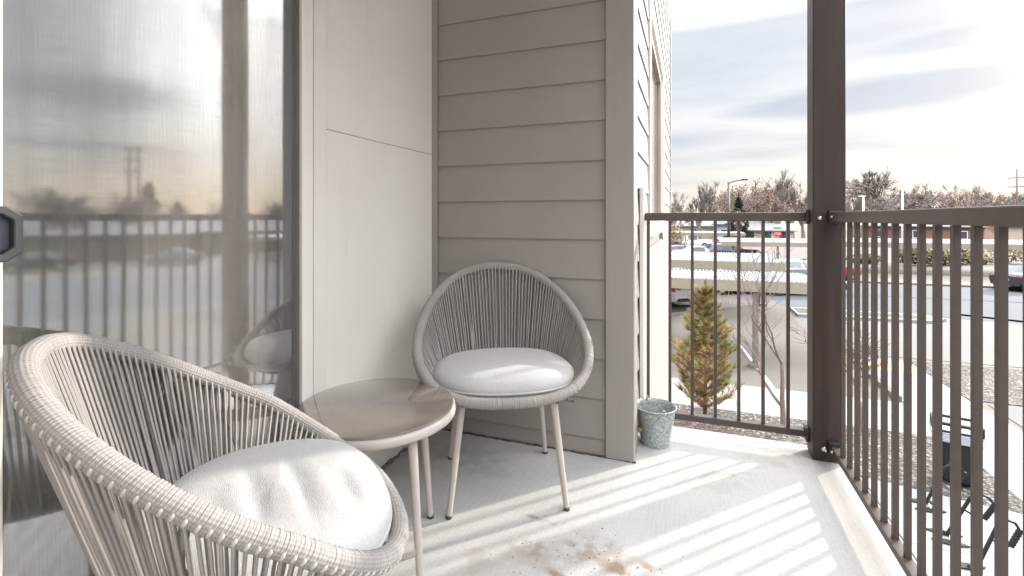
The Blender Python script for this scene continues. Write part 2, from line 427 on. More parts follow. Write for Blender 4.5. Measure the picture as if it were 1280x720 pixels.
w = bpy.data.worlds.new('World'); scene.world = w; w.use_nodes = True
nt = w.node_tree; bg = nt.nodes['Background']
sky = N(nt, 'ShaderNodeTexSky', sky_type='NISHITA'); sky.sun_disc = False; sky.sun_elevation = R(SUN_EL); sky.sun_rotation = R(SUN_AZ)
sky.air_density = 1.; sky.dust_density = 1.5
tc = N(nt, 'ShaderNodeTexCoord'); sp = N(nt, 'ShaderNodeSeparateXYZ'); nt.links.new(tc.outputs['Generated'], sp.inputs[0])
zz = mth(nt, 'MAXIMUM', sp.outputs[2], 0.0)
den = mth(nt, 'ADD', zz, .14)
cx = mth(nt, 'DIVIDE', sp.outputs[0], den); cy = mth(nt, 'DIVIDE', sp.outputs[1], den)
cb = N(nt, 'ShaderNodeCombineXYZ'); nt.links.new(cx, cb.inputs[0]); nt.links.new(cy, cb.inputs[1])
mp = N(nt, 'ShaderNodeMapping'); mp.inputs['Rotation'].default_value = (0,0,R(25)); mp.inputs['Scale'].default_value = (.55,1.25,1); mp.inputs['Location'].default_value = (.4,1.7,0)
nt.links.new(cb.outputs[0], mp.inputs['Vector'])
c1 = noise(nt, mp.outputs['Vector'], .75, 7, .56)
cloudcol = ramp(nt, c1, [(.34, (3.9,4.1,4.5)), (.47, (4.9,5.05,5.3)), (.58, (5.7,5.7,5.75))])
# sky scaled up with height above the frame, added to lift the balcony shade
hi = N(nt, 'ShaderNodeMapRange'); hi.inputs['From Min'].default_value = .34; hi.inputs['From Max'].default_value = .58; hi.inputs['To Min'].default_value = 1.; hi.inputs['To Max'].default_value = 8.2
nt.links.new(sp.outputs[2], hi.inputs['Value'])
lo = ramp(nt, sp.outputs[2], [(.0, (1.12,1.0,.90)), (.12, (1.04,1.0,.98)), (.25, (1,1,1))])
cl = mixc(nt, 1., cloudcol, lo, 'MULTIPLY')
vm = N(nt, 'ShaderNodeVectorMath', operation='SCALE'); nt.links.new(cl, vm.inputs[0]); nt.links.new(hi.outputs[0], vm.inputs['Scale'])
# veil of cloud glowing round the hidden sun
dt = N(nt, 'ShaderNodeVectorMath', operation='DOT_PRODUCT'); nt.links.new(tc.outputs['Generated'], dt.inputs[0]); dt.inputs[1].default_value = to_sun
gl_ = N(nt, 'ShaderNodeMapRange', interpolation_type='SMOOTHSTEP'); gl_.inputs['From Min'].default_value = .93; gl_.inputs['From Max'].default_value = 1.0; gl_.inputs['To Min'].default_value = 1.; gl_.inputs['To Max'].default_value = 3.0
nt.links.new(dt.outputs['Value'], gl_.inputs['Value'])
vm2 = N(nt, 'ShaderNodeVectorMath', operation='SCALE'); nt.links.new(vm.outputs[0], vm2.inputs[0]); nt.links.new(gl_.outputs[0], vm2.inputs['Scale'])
# long blue-grey cloud bank to the right of the sun
def bank(az, el, wx, wz, amt, src):
    c_ = (math.sin(R(az))*math.cos(R(el)), math.cos(R(az))*math.cos(R(el)), math.sin(R(el)))
    sb = N(nt, 'ShaderNodeVectorMath', operation='SUBTRACT'); nt.links.new(tc.outputs['Generated'], sb.inputs[0]); sb.inputs[1].default_value = c_
    ml = N(nt, 'ShaderNodeVectorMath', operation='MULTIPLY'); nt.links.new(sb.outputs[0], ml.inputs[0]); ml.inputs[1].default_value = (1/wx,1/wx,1/wz)
    ln = N(nt, 'ShaderNodeVectorMath', operation='LENGTH'); nt.links.new(ml.outputs[0], ln.inputs[0])
    k_ = mth(nt, 'ADD', mth(nt, 'SUBTRACT', 1.0, ln.outputs['Value']), mth(nt, 'MULTIPLY', mth(nt, 'SUBTRACT', c1, .5), 2.2))
    sm = N(nt, 'ShaderNodeMapRange', interpolation_type='SMOOTHSTEP'); sm.inputs['From Min'].default_value = 0; sm.inputs['From Max'].default_value = .6; sm.inputs['To Max'].default_value = amt
    nt.links.new(k_, sm.inputs['Value'])
    return mixc(nt, sm.outputs[0], src, (2.6,2.95,3.7))
cl2 = bank(17, 11.5, .26, .034, .72, vm2.outputs[0]); cl2 = bank(25, 15.5, .20, .022, .5, cl2); cl2 = bank(24, 6.2, .16, .014, .35, cl2); cl2 = bank(-3, 8.5, .16, .026, .3, cl2); cl2 = bank(61.5, 11.0, .17, .045, .95, cl2); cl2 = bank(60, 6.3, .16, .014, .85, cl2); cl2 = bank(85, 9, .25, .04, .8, cl2)
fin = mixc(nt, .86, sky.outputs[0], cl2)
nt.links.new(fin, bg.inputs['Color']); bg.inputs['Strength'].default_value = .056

vs = scene.view_settings
vs.view_transform = 'Standard'; vs.look = 'None'; vs.exposure = 1.62; vs.gamma = 1; vs.use_curve_mapping = False
scene.display_settings.display_device = 'sRGB'
cy_ = scene.cycles
cy_.max_bounces = 10; cy_.diffuse_bounces = 5; cy_.glossy_bounces = 5; cy_.transparent_max_bounces = 16; cy_.transmission_bounces = 6
cy_.sample_clamp_indirect = 8; cy_.use_denoising = True; cy_.caustics_reflective = False; cy_.caustics_refractive = False

G = -3.15          # ground level below the balcony floor
XG = -1.207        # stucco / door wall plane
YB = 2.13          # siding back wall plane
XS = -.245         # siding side wall plane

# ------------------------------------------------------------------ balcony setting
b = MB(); b.box(XG-.02, .63, -2.2, 2.555, -.22, 0); o = b.build('floor', M['floor'], bevel=.006); tag(o, kind='structure')
b = MB(); b.box(XG-.30, .72, -2.4, 2.62, 2.78, 3.0); o = b.build('ceiling', M['ceiling']); tag(o, kind='structure')
b = MB(); b.box(XG-.3, .63, -2.40, -2.22, -.2, 2.779); o = b.build('wall', M['stucco']); tag(o, kind='structure')

# stucco wall right of the door, with control joint
st = thing('stucco_wall', 'cream stucco wall with one thin horizontal joint, between the sliding door and the siding', 'wall', (XG,1.355,0))
b = MB()
y0, y1 = 0.0, YB-1.355+.05
b.box(-.25, 0, y0, y1, -.1, 1.3622); b.box(-.25, 0, y0, y1, 1.3648, 2.779); b.box(-.25, -.004, y0+.001, y1-.001, 1.3623, 1.3647, 1)
b.build('stucco_panel', [M['stucco'], M['caulk']], st)
b = MB()
rng = random.Random(4)
ys = [y0+.02+i*(y1-y0-.08)/40 for i in range(41)]
b.tube([(.004+rng.uniform(-.004,.005), y, .006+rng.uniform(-.004,.006)) for y in ys], [rng.uniform(.005,.011) for _ in ys], 6)
b.build('floor_sealant', simple('worn_sealant', (.16,.135,.11), .9, var=.6, scale=60), st)

# ---- sliding door
dr = thing('sliding_door', 'white framed sliding glass door with insect screen and grey pull handle, left of the stucco', 'door', (XG,.9,0))
DX = lambda x: x
b = MB()
fy0, fy1 = -1.12, 1.337-.9   # local y extents
b.box(-.12, .034, 1.219-.9, 1.2365-.9, .046, 2.299); b.box(-.12, .028, 1.237-.9, 1.274-.9, .0, 2.40)
b.box(-.12, .034, fy0, 1.2365-.9, 2.30, 2.40); b.box(-.12, .038, fy0, 1.2365-.9, .0, .045)
b.box(-.12, .034, fy0-.06, fy0-.001, 0, 2.40); b.box(-.12, .011, 1.2835-.9, 1.3548-.9, 0, 2.40)
b.build('frame', M['vinyl'], dr, bevel=.003)
b = MB(); b.box(-.08, .020, 1.2745-.9, 1.283-.9, 0, 2.40); b.build('caulk_joint', M['caulk'], dr)
b = MB(); b.box(-.03, .022, 1.2065-.9, 1.2185-.9, .046, 2.299); b.build('screen_edge', M['gasket'], dr)
b = MB(); b.box(-.06, .034, .40-.9, .499-.9, .046, 2.299); b.build('stile', M['vinyl'], dr, bevel=.003)
b = MB(); b.box(.006, .012, fy0, 1.206-.9, .046, 2.299); b.build('glass_pane', M['door_glass'], dr)
b = MB(); b.quad((.020,.4995-.9,.046),(.020,1.206-.9,.046),(.020,1.206-.9,2.299),(.020,.4995-.9,2.299)); b.build('insect_screen', M['screen'], dr)
# handle: hollow hexagonal pull
b = MB()
hy = .468-.9; hz = 1.02
outer = [(-.085,-.056),(.028,-.050),(.050,-.034),(.050,.034),(.028,.050),(-.085,.056)]
def ringpts(s, x): return [(x, hy+p[0]*s, hz+p[1]*s) for p in outer]
k = len(outer)
def hexring(x0, x1, so, si):
    bb = b.add(ringpts(so,x0)+ringpts(so,x1)+ringpts(si,x0)+ringpts(si,x1))
    for i in range(k):
        j = (i+1) % k
        b.face([bb+i,bb+j,bb+k+j,bb+k+i]); b.face([bb+2*k+j,bb+2*k+i,bb+3*k+i,bb+3*k+j]); b.face([bb+k+i,bb+k+j,bb+3*k+j,bb+3*k+i]); b.face([bb+j,bb+i,bb+2*k+i,bb+2*k+j])
hexring(.0345, .055, 1., .72)
hd = b.build('handle', M['handle'], dr, bevel=.003)
b = MB(); b.box(.0342, .040, hy-.05, hy+.04, hz-.03, hz+.03); b.build('recess_plate', simple('handle_plate', (.08,.09,.105), .35), hd)

# sheer curtain and the room behind
b = MB()
rng = random.Random(7)
def fold(y): return .02*math.sin(y*62)+.012*math.sin(y*131+1.)+.008*math.sin(y*27)
n = 220
for i in range(n+1):
    y = -.3 + 1.53*i/n
    b.v += [(XG-.13+fold(y), y, .02), (XG-.13+fold(y)*.8, y+.01*math.sin(y*40), 2.32)]
for i in range(n): b.face([2*i,2*i+2,2*i+3,2*i+1])
o = b.build('sheer_curtain', M['curtain'], smooth=True); tag(o, 'sheer pale curtain hanging in folds behind the sliding glass door', 'curtain')
b = MB()
n = 60
for i in range(n+1):
    y = .90 + .32*i/n
    f = .018*math.sin(y*130)+.008*math.sin(y*301)
    b.v += [(XG-.045+f, y, .02), (XG-.045+f, y, 2.32)]
for i in range(n): b.face([2*i,2*i+2,2*i+3,2*i+1])
o = b.build('drawn_curtain', simple('opaque_curtain_cloth', (.84,.84,.81), .95), smooth=True); tag(o, 'gathered pale curtain bunched at the right end inside the glass door', 'curtain')
b = MB()
x0, x1, y0, y1, z0, z1 = -5.2, XG-.125, -2.2, 1.34, 0, 2.6
b.quad((x0,y0,z0),(x0,y1,z0),(x0,y1,z1),(x0,y0,z1)); b.quad((x0,y0,z0),(x1,y0,z0),(x1,y0,z1),(x0,y0,z1)); b.quad((x0,y1,z0),(x1,y1,z0),(x1,y1,z1),(x0,y1,z1))
b.quad((x0,y0,z1),(x1,y0,z1),(x1,y1,z1),(x0,y1,z1)); b.quad((x0,y0,z0+.001),(x1,y0,z0+.001),(x1,y1,z0+.001),(x0,y1,z0+.001), 1)
o = b.build('room', [M['interior'], M['int_floor']]); tag(o, kind='structure')

# crumbs of dirt and leaf litter on the concrete
b = MB(); rng = random.Random(21)
for cx_, cy_, sx_, sy_, n_ in ((-.47,1.46,.07,.05,16),(-.20,1.47,.07,.035,34),(-.30,1.52,.07,.05,18),(-.38,1.37,.07,.04,10),(-.52,1.60,.10,.015,14),(.12,2.12,.10,.03,12),(-.65,1.33,.10,.08,8),(-.1,1.75,.4,.3,7)):
    for _ in range(n_):
        x = rng.gauss(cx_, sx_); y = rng.gauss(cy_, sy_); s_ = rng.uniform(.0009,.003) * (1.6 if rng.random() < .1 else 1); a = rng.uniform(0,PI)
        dx, dy = s_*math.cos(a), s_*math.sin(a); k_ = rng.uniform(.3,.8)
        if x > .5 or x < -1.1: continue
        q = [(x-dx,y-dy,.0015),(x+dy*k_,y-dx*k_,.001),(x+dx,y+dy,.0015),(x-dy*k_,y+dx*k_,.001)]
        bb = b.add(q+[(x,y,.0015+s_*.7)])
        for i in range(4): b.face([bb+i, bb+(i+1)%4, bb+4])
o = b.build('dirt_crumbs', simple('dry_dirt', (.17,.115,.08), .95, var=.5, scale=40)); tag(o, 'scattered brown dirt and leaf crumbs on the concrete floor', 'dirt', kind='stuff')

# ---- siding wing: back wall + side wall with window
sw = thing('siding_wall', 'taupe lap siding wall with flat corner trim behind the far chair', 'wall', (0,0,0))
EXP = .1757
def lap(bm, L0, L1, zlow, ztop, axis):
    """one lap course, butt edge proud at the bottom; L0..L1 along the wall"""
    t0, t1 = .013, .003; h = ztop - zlow + .012
    if axis == 'y':     # faces -Y at YB
        P = [(L0,YB-t0,zlow),(L1,YB-t0,zlow),(L1,YB+.02,zlow),(L0,YB+.02,zlow),(L0,YB-t1,zlow+h),(L1,YB-t1,zlow+h),(L1,YB+.02,zlow+h),(L0,YB+.02,zlow+h)]
    else:               # faces +X at XS
        P = [(XS-.02,L0,zlow),(XS+t0,L0,zlow),(XS+t0,L1,zlow),(XS-.02,L1,zlow),(XS-.02,L0,zlow+h),(XS+t1,L0,zlow+h),(XS+t1,L1,zlow+h),(XS-.02,L1,zlow+h)]
    bm.hexa(P)
b = MB()
zs = [.075 + EXP*i for i in range(-1, 17)]
for z in zs:
    z0_ = max(z, .004); lap(b, -1.176, XS-.085, z0_, min(z+EXP, 2.76), 'y')
b.box(-1.20, XS-.05, YB+.021, YB+.06, .0, 2.779)
back = b.build('lap_siding', M['siding'], sw)
b = MB()
b.box(-1.212, -1.178, YB-.022, YB+.0, .002, 2.778)
b.build('inner_corner_trim', M['trim'], sw, bevel=.002)
b = MB()
b.box(XS-.098, XS+.022, YB-.026, YB+.0205, .003, 2.778); b.box(XS-.0, XS+.0218, YB+.0207, YB+.125, .003, 2.778)
b.build('corner_trim', M['trim'], sw, bevel=.002)
b = MB(); rng = random.Random(9)
xs_ = [-1.19+i*(XS+.03+1.19)/50 for i in range(51)]
b.tube([(x, YB-.020+rng.uniform(-.003,.003), .002+rng.uniform(-.002,.002)) for x in xs_], [rng.uniform(.003,.006) for _ in xs_], 6)
b.build('base_sealant', simple('dark_base_gap', (.07,.06,.055), .9, var=.6, scale=50), sw)
# side wall (faces +X) from the corner to Y = 8, with one window
WY0, WY1, WZ0, WZ1 = 3.02, 4.72, .93, 2.42
SY1 = 6.45
b = MB()
zz_ = G+.3
while zz_ < 3.6:
    zt = zz_+EXP
    if zt <= WZ0 or zz_ >= WZ1: lap(b, YB+.125, SY1, zz_, zt, 'x')
    else:
        lap(b, YB+.125, WY0, zz_, zt, 'x'); lap(b, WY1, SY1, zz_, zt, 'x')
    zz_ += EXP
b.box(XS-.06, XS-.021, YB+.061, WY0, G, 3.6); b.box(XS-.06, XS-.021, WY1, SY1, G, 3.6); b.box(XS-.06, XS-.021, WY0, WY1, G, WZ0); b.box(XS-.06, XS-.021, WY0, WY1, WZ1, 3.6)
b.build('side_lap_siding', M['siding'], sw)
b = MB(); b.box(XS-.07, XS+.022, SY1, SY1+.09, G, 3.6); b.build('end_trim', M['trim'], sw, bevel=.002)
b = MB(); b.box(-1.9, XS-.075, YB+.07, SY1+.08, G, 3.6); b.box(-1.9, .62, -2.3, YB+.06, G, -.23); b.build('wing_core', M['siding'], sw)
b = MB()
fw = .09
b.box(XS-.02, XS+.024, WY0, WY0+fw, WZ0, WZ1); b.box(XS-.02, XS+.024, WY1-fw, WY1, WZ0, WZ1)
b.box(XS-.02, XS+.024, WY0+fw, WY1-fw, WZ1-fw, WZ1); b.box(XS-.02, XS+.034, WY0-.0+fw, WY1-fw, WZ0, WZ0+fw)
wn = b.build('window', M['vinyl'], sw, bevel=.003)
b = MB(); b.box(XS-.05, XS-.03, WY0+fw, WY1-fw, WZ0+fw, WZ1-fw); b.build('pane', simple('side_window_pane', (.10,.11,.12), .05), wn)
b = MB(); b.box(XS-.03, XS-.0, WY0+fw, WY0+fw+.05, WZ0+fw, WZ1-fw); b.box(XS-.03, XS-.0, WY1-fw-.05, WY1-fw, WZ0+fw, WZ1-fw); b.box(XS-.03, XS, WY0+fw+.05, WY1-fw-.05, WZ1-fw-.05, WZ1-fw); b.box(XS-.03, XS, WY0+fw+.05, WY1-fw-.05, WZ0+fw, WZ0+fw+.05)
b.build('sash', simple('tan_sash', (.42,.33,.25), .5), wn, bevel=.002)
# vertical board the back railing fixes to
b = MB(); b.box(XS+.0135, XS+.034, 2.44, 2.54, -.05, 1.20)
o = b.build('mounting_board', M['vinyl'], sw, bevel=.002)

# ---- corner post
pp = thing('corner_post', 'tall dark brown square post at the balcony corner, joining the two railings', 'post', (.561,2.455,0))
b = MB(); b.box(-.061, .061, -.055, .055, 0.004, 2.779); b.build('column', M['post'], pp, bevel=.004)
def bolt(cx, cy_, cz, axis, par, r=.0085):
    bb = MB(); bb.lathe([(r*.2,.0),(r,.0),(r,.004),(r*.7,.007),(0.001,.0075)], 12)
    o = bb.build('bolt', M['bolt'], par, smooth=True); o.location = (cx,cy_,cz)
    o.rotation_euler = (R(90),0,0) if axis == '-y' else (0,R(-90),0); return o
bolt(-.035, -.056, 1.048, '-y', pp); bolt(-.018, -.056, .055, '-y', pp, .012)
# ---- railings
def rail_section(name, label, loc):
    return thing(name, label, 'railing', loc, 0, 'balcony railings')
rb = rail_section('back_railing', 'short bronze railing between siding wall and corner post, bucket at its left end', (0,2.49,0))
XB0, XB1 = XS+.036, .494
b = MB(); b.box(XB0, XB1-.008, -.019, .019, 1.034, 1.074); b.build('top_rail', M['rail'], rb, bevel=.004)
b = MB(); b.box(XB0, XB1-.008, -.019, .019, .066, .096); b.build('bottom_rail', M['rail'], rb, bevel=.003)
bal0 = None
for x in (-.194, -.091, .012, .115, .217, .319, .421):
    if bal0 is None:
        b = MB(); b.box(-.0070, .0070, -.0070, .0070, .0965, 1.0335); bal0 = b.build('baluster', M['rail'], rb); q = bal0
    else:
        q = bal0.copy(); COL.objects.link(q); q.parent = rb
    q.location = (x,0,0)
for z in (1.054, .081):
    b = MB(); b.box(XB1-.0078, XB1+.005, -.03, .03, z-.032, z+.032); b.build('bracket', M['rail'], rb, bevel=.002)
rr = rail_section('right_railing', 'long bronze railing running from the corner post towards the viewer along the right edge', (.583,0,0))
b = MB(); b.box(-.021, .021, -1.2, 2.375, 1.032, 1.073); b.build('top_rail', M['rail'], rr, bevel=.004)
b = MB(); b.box(-.021, .016, -1.2, 2.375, .058, .080); b.build('bottom_rail', M['rail'], rr, bevel=.003)
y = 2.29; bal1 = None
k = 0
while y > -1.15:
    if bal1 is None:
        b = MB(); b.box(-.0075, .0075, -.0075, .0075, .0805, 1.0315); bal1 = b.build('baluster', M['rail'], rr); q = bal1
    else:
        q = bal1.copy(); COL.objects.link(q); q.parent = rr
    q.location = (0,y,0); y -= .0878
for z in (1.053, .07):
    b = MB(); b.box(-.028, .016, 2.3755, 2.3995, z-.026, z+.026); b.build('bracket', M['black_bracket'], rr, bevel=.003)
    o = bolt(-.0225, 2.345, z, '-x', rr, .006)

# ------------------------------------------------------------------ woven chairs
CA, CBF, CBB, CE, CPW, CZF, CZB = .3326, .2424, .3555, .899, 1.4162, .4131, .8246
def sgnpow(v, e): return math.copysign(abs(v)**e, v)
def rim_pt(t):
    c_, s_ = math.cos(t), math.sin(t); g = (1-c_)/2
    return Vector((CA*sgnpow(s_, CE), CBF*sgnpow(c_, CE) if c_ > 0 else CBB*c_, CZF + (CZB-CZF)*g**CPW))
def seat_pt(t):
    c_, s_ = math.cos(t), math.sin(t)
    return Vector((.255*sgnpow(s_, .9), (.190 if c_ > 0 else .225)*sgnpow(c_, .9)-.005, .392))
# arc-length table of the rim
NT = 4000
tab = [rim_pt(2*PI*i/NT) for i in range(NT+1)]; Ls = [0.]
for i in range(NT): Ls.append(Ls[-1] + (tab[i+1]-tab[i]).length)
TOT = Ls[-1]
import bisect
def t_at(s):
    s %= TOT; i = min(max(bisect.bisect_right(Ls, s)-1, 0), NT-1)
    fr = (s-Ls[i])/max(Ls[i+1]-Ls[i], 1e-9); return 2*PI*(i+fr)/NT
RT = .0180
def make_chair():
    root = thing('rope_chair', 'x', 'chair', (0,0,0), 0, 'woven rope chairs on the balcony')
    # wound rim: real rope turns
    WR = .0056; nturn = int(TOT/WR); stp = 5; nr = nturn*stp
    b = MB()
    pts = [rim_pt(t_at(TOT*i/nr)) for i in range(nr)]
    rngs = random.Random(3); jit = [rngs.uniform(-.0006,.0006) for _ in range(nturn+1)]
    def rf(i, L, a):
        ph = (i/stp + a/(2*PI)) % 1.0; kturn = int(i/stp) % nturn
        return RT + .0026*math.sqrt(max(0., 1-(2*ph-1)**2)) - .0014 + jit[kturn]
    b.tube(pts, RT, 18, closed=True, radfn=rf)
    rim = b.build('rope_rim', M['rope_wrap'], root, smooth=True)
    # seat ring, wound as well
    b = MB(); k = 260
    b.tube([seat_pt(2*PI*i/k) for i in range(k)], .014, 10, closed=True, radfn=lambda i,L,a: .0135+.0012*(i % 2))
    b.build('seat_ring', M['rope_wrap'], root, smooth=True)
    # strings from the seat ring up to the rim, looping over the rim
    b = MB(); lp = MB()
    NS = 208; s0, s1 = TOT*.105, TOT*.895
    r2 = random.Random(11)
    for i in range(NS):
        s = s0 + (s1-s0)*(i+.5)/NS + r2.uniform(-.0012,.0012)
        t = t_at(s); top = rim_pt(t)
        tl = .22*PI + (t-.22*PI)*1.0
        low = seat_pt(t + .05*math.sin(t))
        low = low + Vector((r2.uniform(-.003,.003), r2.uniform(-.003,.003), 0))
        out = Vector((top.x, top.y+.03, 0)).normalized()
        tg = (rim_pt(t+.01)-rim_pt(t-.01)).normalized()
        d = (low-top).normalized()
        sidev = tg.cross(d).normalized()
        if sidev.dot(out) < 0: sidev = -sidev
        off = sidev*(RT-.001) if i % 2 == 0 else -sidev*(RT-.004)
        p0 = top + off*1.0; p3 = low + sidev*(.012 if i % 2 == 0 else -.008)
        mid = (p0+p3)/2 + sidev*.004*r2.uniform(-1,1)
        L = (p3-p0).length; ns = 7
        pl = []
        for q in range(ns+1):
            u = q/ns; pl.append(p0*(1-u)**2 + mid*2*u*(1-u) + p3*u*u)
        b.tube(pl, .0031, 6, caps=False)
        if i % 2 == 0:
            # loop over the rim
            c_ = []
            up_ = tg.cross(sidev)
            if up_.dot(d) < 0: up_ = -up_
            for q in range(7):
                a = R(-30+44*q/6)
                c_.append(top + (sidev*math.cos(a) + up_*math.sin(a))*(RT-.0004))
            lp.tube(c_, [.0018,.0030,.0034,.0035,.0034,.0030,.0020], 8)
    # a few twisted flat cords where the weave changes direction
    for t in (PI*.62, PI*.86, PI*1.30, PI*1.42):
        top = rim_pt(t); low = seat_pt(t+.10)
        b.tube([top.lerp(low, q/10)+Vector((.006*math.sin(q*.9),.006*math.cos(q*.9),0)) for q in range(11)], [.006+.003*math.sin(q*1.1) for q in range(11)], 6, caps=False)
    b.build('woven_cords', M['rope'], root, smooth=True)
    lo_ = lp.build('cord_loops', M['rope_cap'], root, smooth=True)
    # seat webbing under the cushion
    b = MB()
    for i in range(40):
        x = -.245 + .49*i/39; hw_ = math.sqrt(max(0, 1-(x/.258)**2))
        b.tube([(x, -.225*hw_, .392), (x, 0, .380), (x, .185*hw_, .392)], .005, 6, caps=False)
    for i in range(9):
        x = -.2+.4*i/8
        b.tube([(x, .180, .395), (x*1.1, .235, .408)], .006, 6, caps=False)
    b.build('seat_webbing', M['rope'], root, smooth=True)
    # legs
    for sx, sy in ((-1,1),(1,1),(1,-1),(-1,-1)):
        foot = Vector((sx*.21, .187 if sy > 0 else -.2306, 0)); top = Vector((sx*.165, .165 if sy > 0 else -.165, .39))
        d = (top-foot)
        b = MB(); b.tube([foot+d*.03, foot+d*.5, top], [.0098,.0125,.0145], 14)
        lg = b.build('leg', M['leg'], root, smooth=True, angle=50)
        b = MB(); b.lathe([(.006,0),(.011,.001),(.0115,.009),(.006,.0125)], 14, tuple(foot)); b.build('foot_cap', M['foot'], lg, smooth=True, angle=50)
    return root
def make_cushion(name, label, loc, rz, creases):
    b = MB(); nu = 96
    RX, RF, RB = .280, .222, .240
    top_r = [0.004]+[.07*i for i in range(1,11)]+[.76,.81,.86,.90,.935,.962,.982,.994,1.0]
    seq = [(r_, 1) for r_ in top_r] + [(r_, -1) for r_ in reversed(top_r[:-1])]
    nv = len(seq)-1
    for rr_, sg in seq:
        h = (1-rr_**4.6)**.5
        for iu in range(nu):
            a = 2*PI*iu/nu
            ry = RF if math.sin(a) > 0 else RB
            px = RX*sgnpow(math.cos(a), .88)*rr_; py = ry*sgnpow(math.sin(a), .88)*rr_
            z = sg*h*(.060 if sg > 0 else .042)
            if sg > 0:
                z += h*(-.006*(1-rr_**2) + .0035*math.sin(px*15+1)*math.sin(py*18+.6))
                if creases:
                    for yc, x0c, x1c, amp in ((-.12,-.06,.14,.006),(-.045,-.12,.17,.009),(.035,-.12,.18,.010),(.115,-.02,.17,.014)):
                        wx = max(0, 1-((px-(x0c+x1c)/2)/((x1c-x0c)/2))**2)
                        dy = py-yc-.010*math.sin(px*9)
                        z -= h*amp*wx*math.exp(-(dy/.008)**2 if dy < 0 else -(dy/.024)**2)
            b.v.append((px, py, z))
    for iv in range(nv):
        for iu in range(nu):
            j = (iu+1) % nu; b.face([iv*nu+iu, (iv+1)*nu+iu, (iv+1)*nu+j, iv*nu+j])
    o = b.build(name, M['fabric'], smooth=True, loc=loc); o.rotation_euler = (0,0,rz)
    sub = o.modifiers.new('sub', 'SUBSURF'); sub.levels = 1; sub.render_levels = 1
    b = MB(); pts = []
    for iu in range(nu):
        a = 2*PI*iu/nu; ry = RF if math.sin(a) > 0 else RB
        pts.append((RX*sgnpow(math.cos(a),.88)*.993, ry*sgnpow(math.sin(a),.88)*.993, -.006))
    b.tube(pts, .0048, 6, closed=True); b.build('piping', M['fabric'], o, smooth=True)
    tag(o, label, 'cushion', 'seat cushions'); return o

ch1 = make_chair()
ch1['label'] = 'grey woven rope armchair in the far corner against the siding wall'
ch1.location = (-.6856,1.7564,0); ch1.rotation_euler = (0,0,3.6116)
ch2 = copy_tree(ch1)
ch2['label'] = 'pale woven rope armchair nearest the viewer, turned side-on by the glass door'
ch2.location = (-.8096,.7555,0); ch2.rotation_euler = (0,0,-.6849)
def off(c, x, y, z):
    a = c.rotation_euler.z; return (c.location.x+x*math.cos(a)-y*math.sin(a), c.location.y+x*math.sin(a)+y*math.cos(a), z)
make_cushion('seat_cushion', 'smooth off-white round cushion on the far chair', off(ch1,0,-.005,.440), 3.6116, False)
make_cushion('seat_cushion', 'creased off-white round cushion on the chair nearest the viewer', off(ch2,0,.008,.444), -.6849, True)

# ------------------------------------------------------------------ side table
tb = thing('side_table', 'round side table with taupe glass top between the two woven chairs', 'table', (-.935,1.285,0), R(20))
RTB = .247
b = MB(); b.lathe([(.001,.4505),(RTB-.006,.4505),(RTB-.004,.4525),(RTB-.006,.4585),(RTB-.009,.4595),(.001,.4595)], 96); b.build('glass_top', M['table_glass'], tb, smooth=True, angle=40)
b = MB(); b.lathe([(RTB-.024,.421),(RTB-.006,.420),(RTB+.001,.424),(RTB+.003,.433),(RTB+.001,.444),(RTB-.005,.450),(RTB-.024,.450),(RTB-.024,.421)], 96, caps=False); b.build('rim_ring', M['leg'], tb, smooth=True, angle=50)
for i in range(4):
    a = R(-44+90*i)
    rf_ = .240 if i % 2 == 0 else .209; foot = Vector((rf_*math.cos(a), rf_*math.sin(a), 0)); top = Vector((rf_*.82*math.cos(a), rf_*.82*math.sin(a), .424)); d = top-foot
    b = MB(); b.tube([foot+d*.025, foot+d*.5, top], [.0105,.0125,.0145], 14); lg = b.build('leg', M['leg'], tb, smooth=True, angle=50)
    b = MB(); b.lathe([(.006,0),(.0115,.001),(.012,.008),(.006,.0115)], 14, tuple(foot)); b.build('foot_cap', M['foot'], lg, smooth=True, angle=50)

# ------------------------------------------------------------------ bucket
bk = thing('zinc_bucket', 'small mottled galvanised bucket on the concrete beside the corner trim', 'bucket', (-.150,2.33,0))
b = MB(); H_ = .172; r0, r1 = .063, .091
prof = [(r0-.002,.001),(r0,.0),(r0+.002,.006)]+[(r0+(r1-r0)*u, H_*u) for u in (.1,.3,.5,.7,.9)]+[(r1,H_-.004),(r1+.004,H_-.002),(r1+.0045,H_+.002),(r1+.001,H_+.004),(r1-.003,H_+.001)]+[(r0+(r1-r0)*u-.003, H_*u) for u in (.9,.6,.3,.08)]+[(.002,.008)]
b.lathe(prof, 48); b.build('pail', M['galv'], bk, smooth=True, angle=60)
for a in (R(118), R(298)):
    b = MB(); b.lathe([(.002,0),(.009,.001),(.009,.004),(.002,.005)], 10, (r1*math.cos(a), r1*math.sin(a), H_-.004))
    b.box(r1*math.cos(a)-.005, r1*math.cos(a)+.005, r1*math.sin(a)-.005, r1*math.sin(a)+.005, H_-.01, H_+.014)
    b.build('handle_ear', M['galv'], bk)
# wire bail hanging down on the wall side with a wooden grip
pts = []
e0 = Vector((r1*math.cos(R(118)), r1*math.sin(R(118)), H_+.008)); e1 = Vector((r1*math.cos(R(298)), r1*math.sin(R(298)), H_+.008))
ax = (e1-e0).normalized(); outv = Vector((math.cos(R(208)), math.sin(R(208)), 0))
for i in range(25):
    a = PI*i/24; c0 = (e0+e1)/2
    pts.append(c0 - ax*math.cos(a)*(r1+.006) + (outv*.42 + Vector((0,0,-.55)))*math.sin(a)*.20)
b = MB(); b.tube(pts, .0016, 6); bail = b.build('bail', M['galv'], bk, smooth=True)
b = MB(); b.tube(pts[10:15], [.006,.0105,.0115,.0105,.006], 12); b.build('wooden_grip', M['wood_grip'], bail, smooth=True)

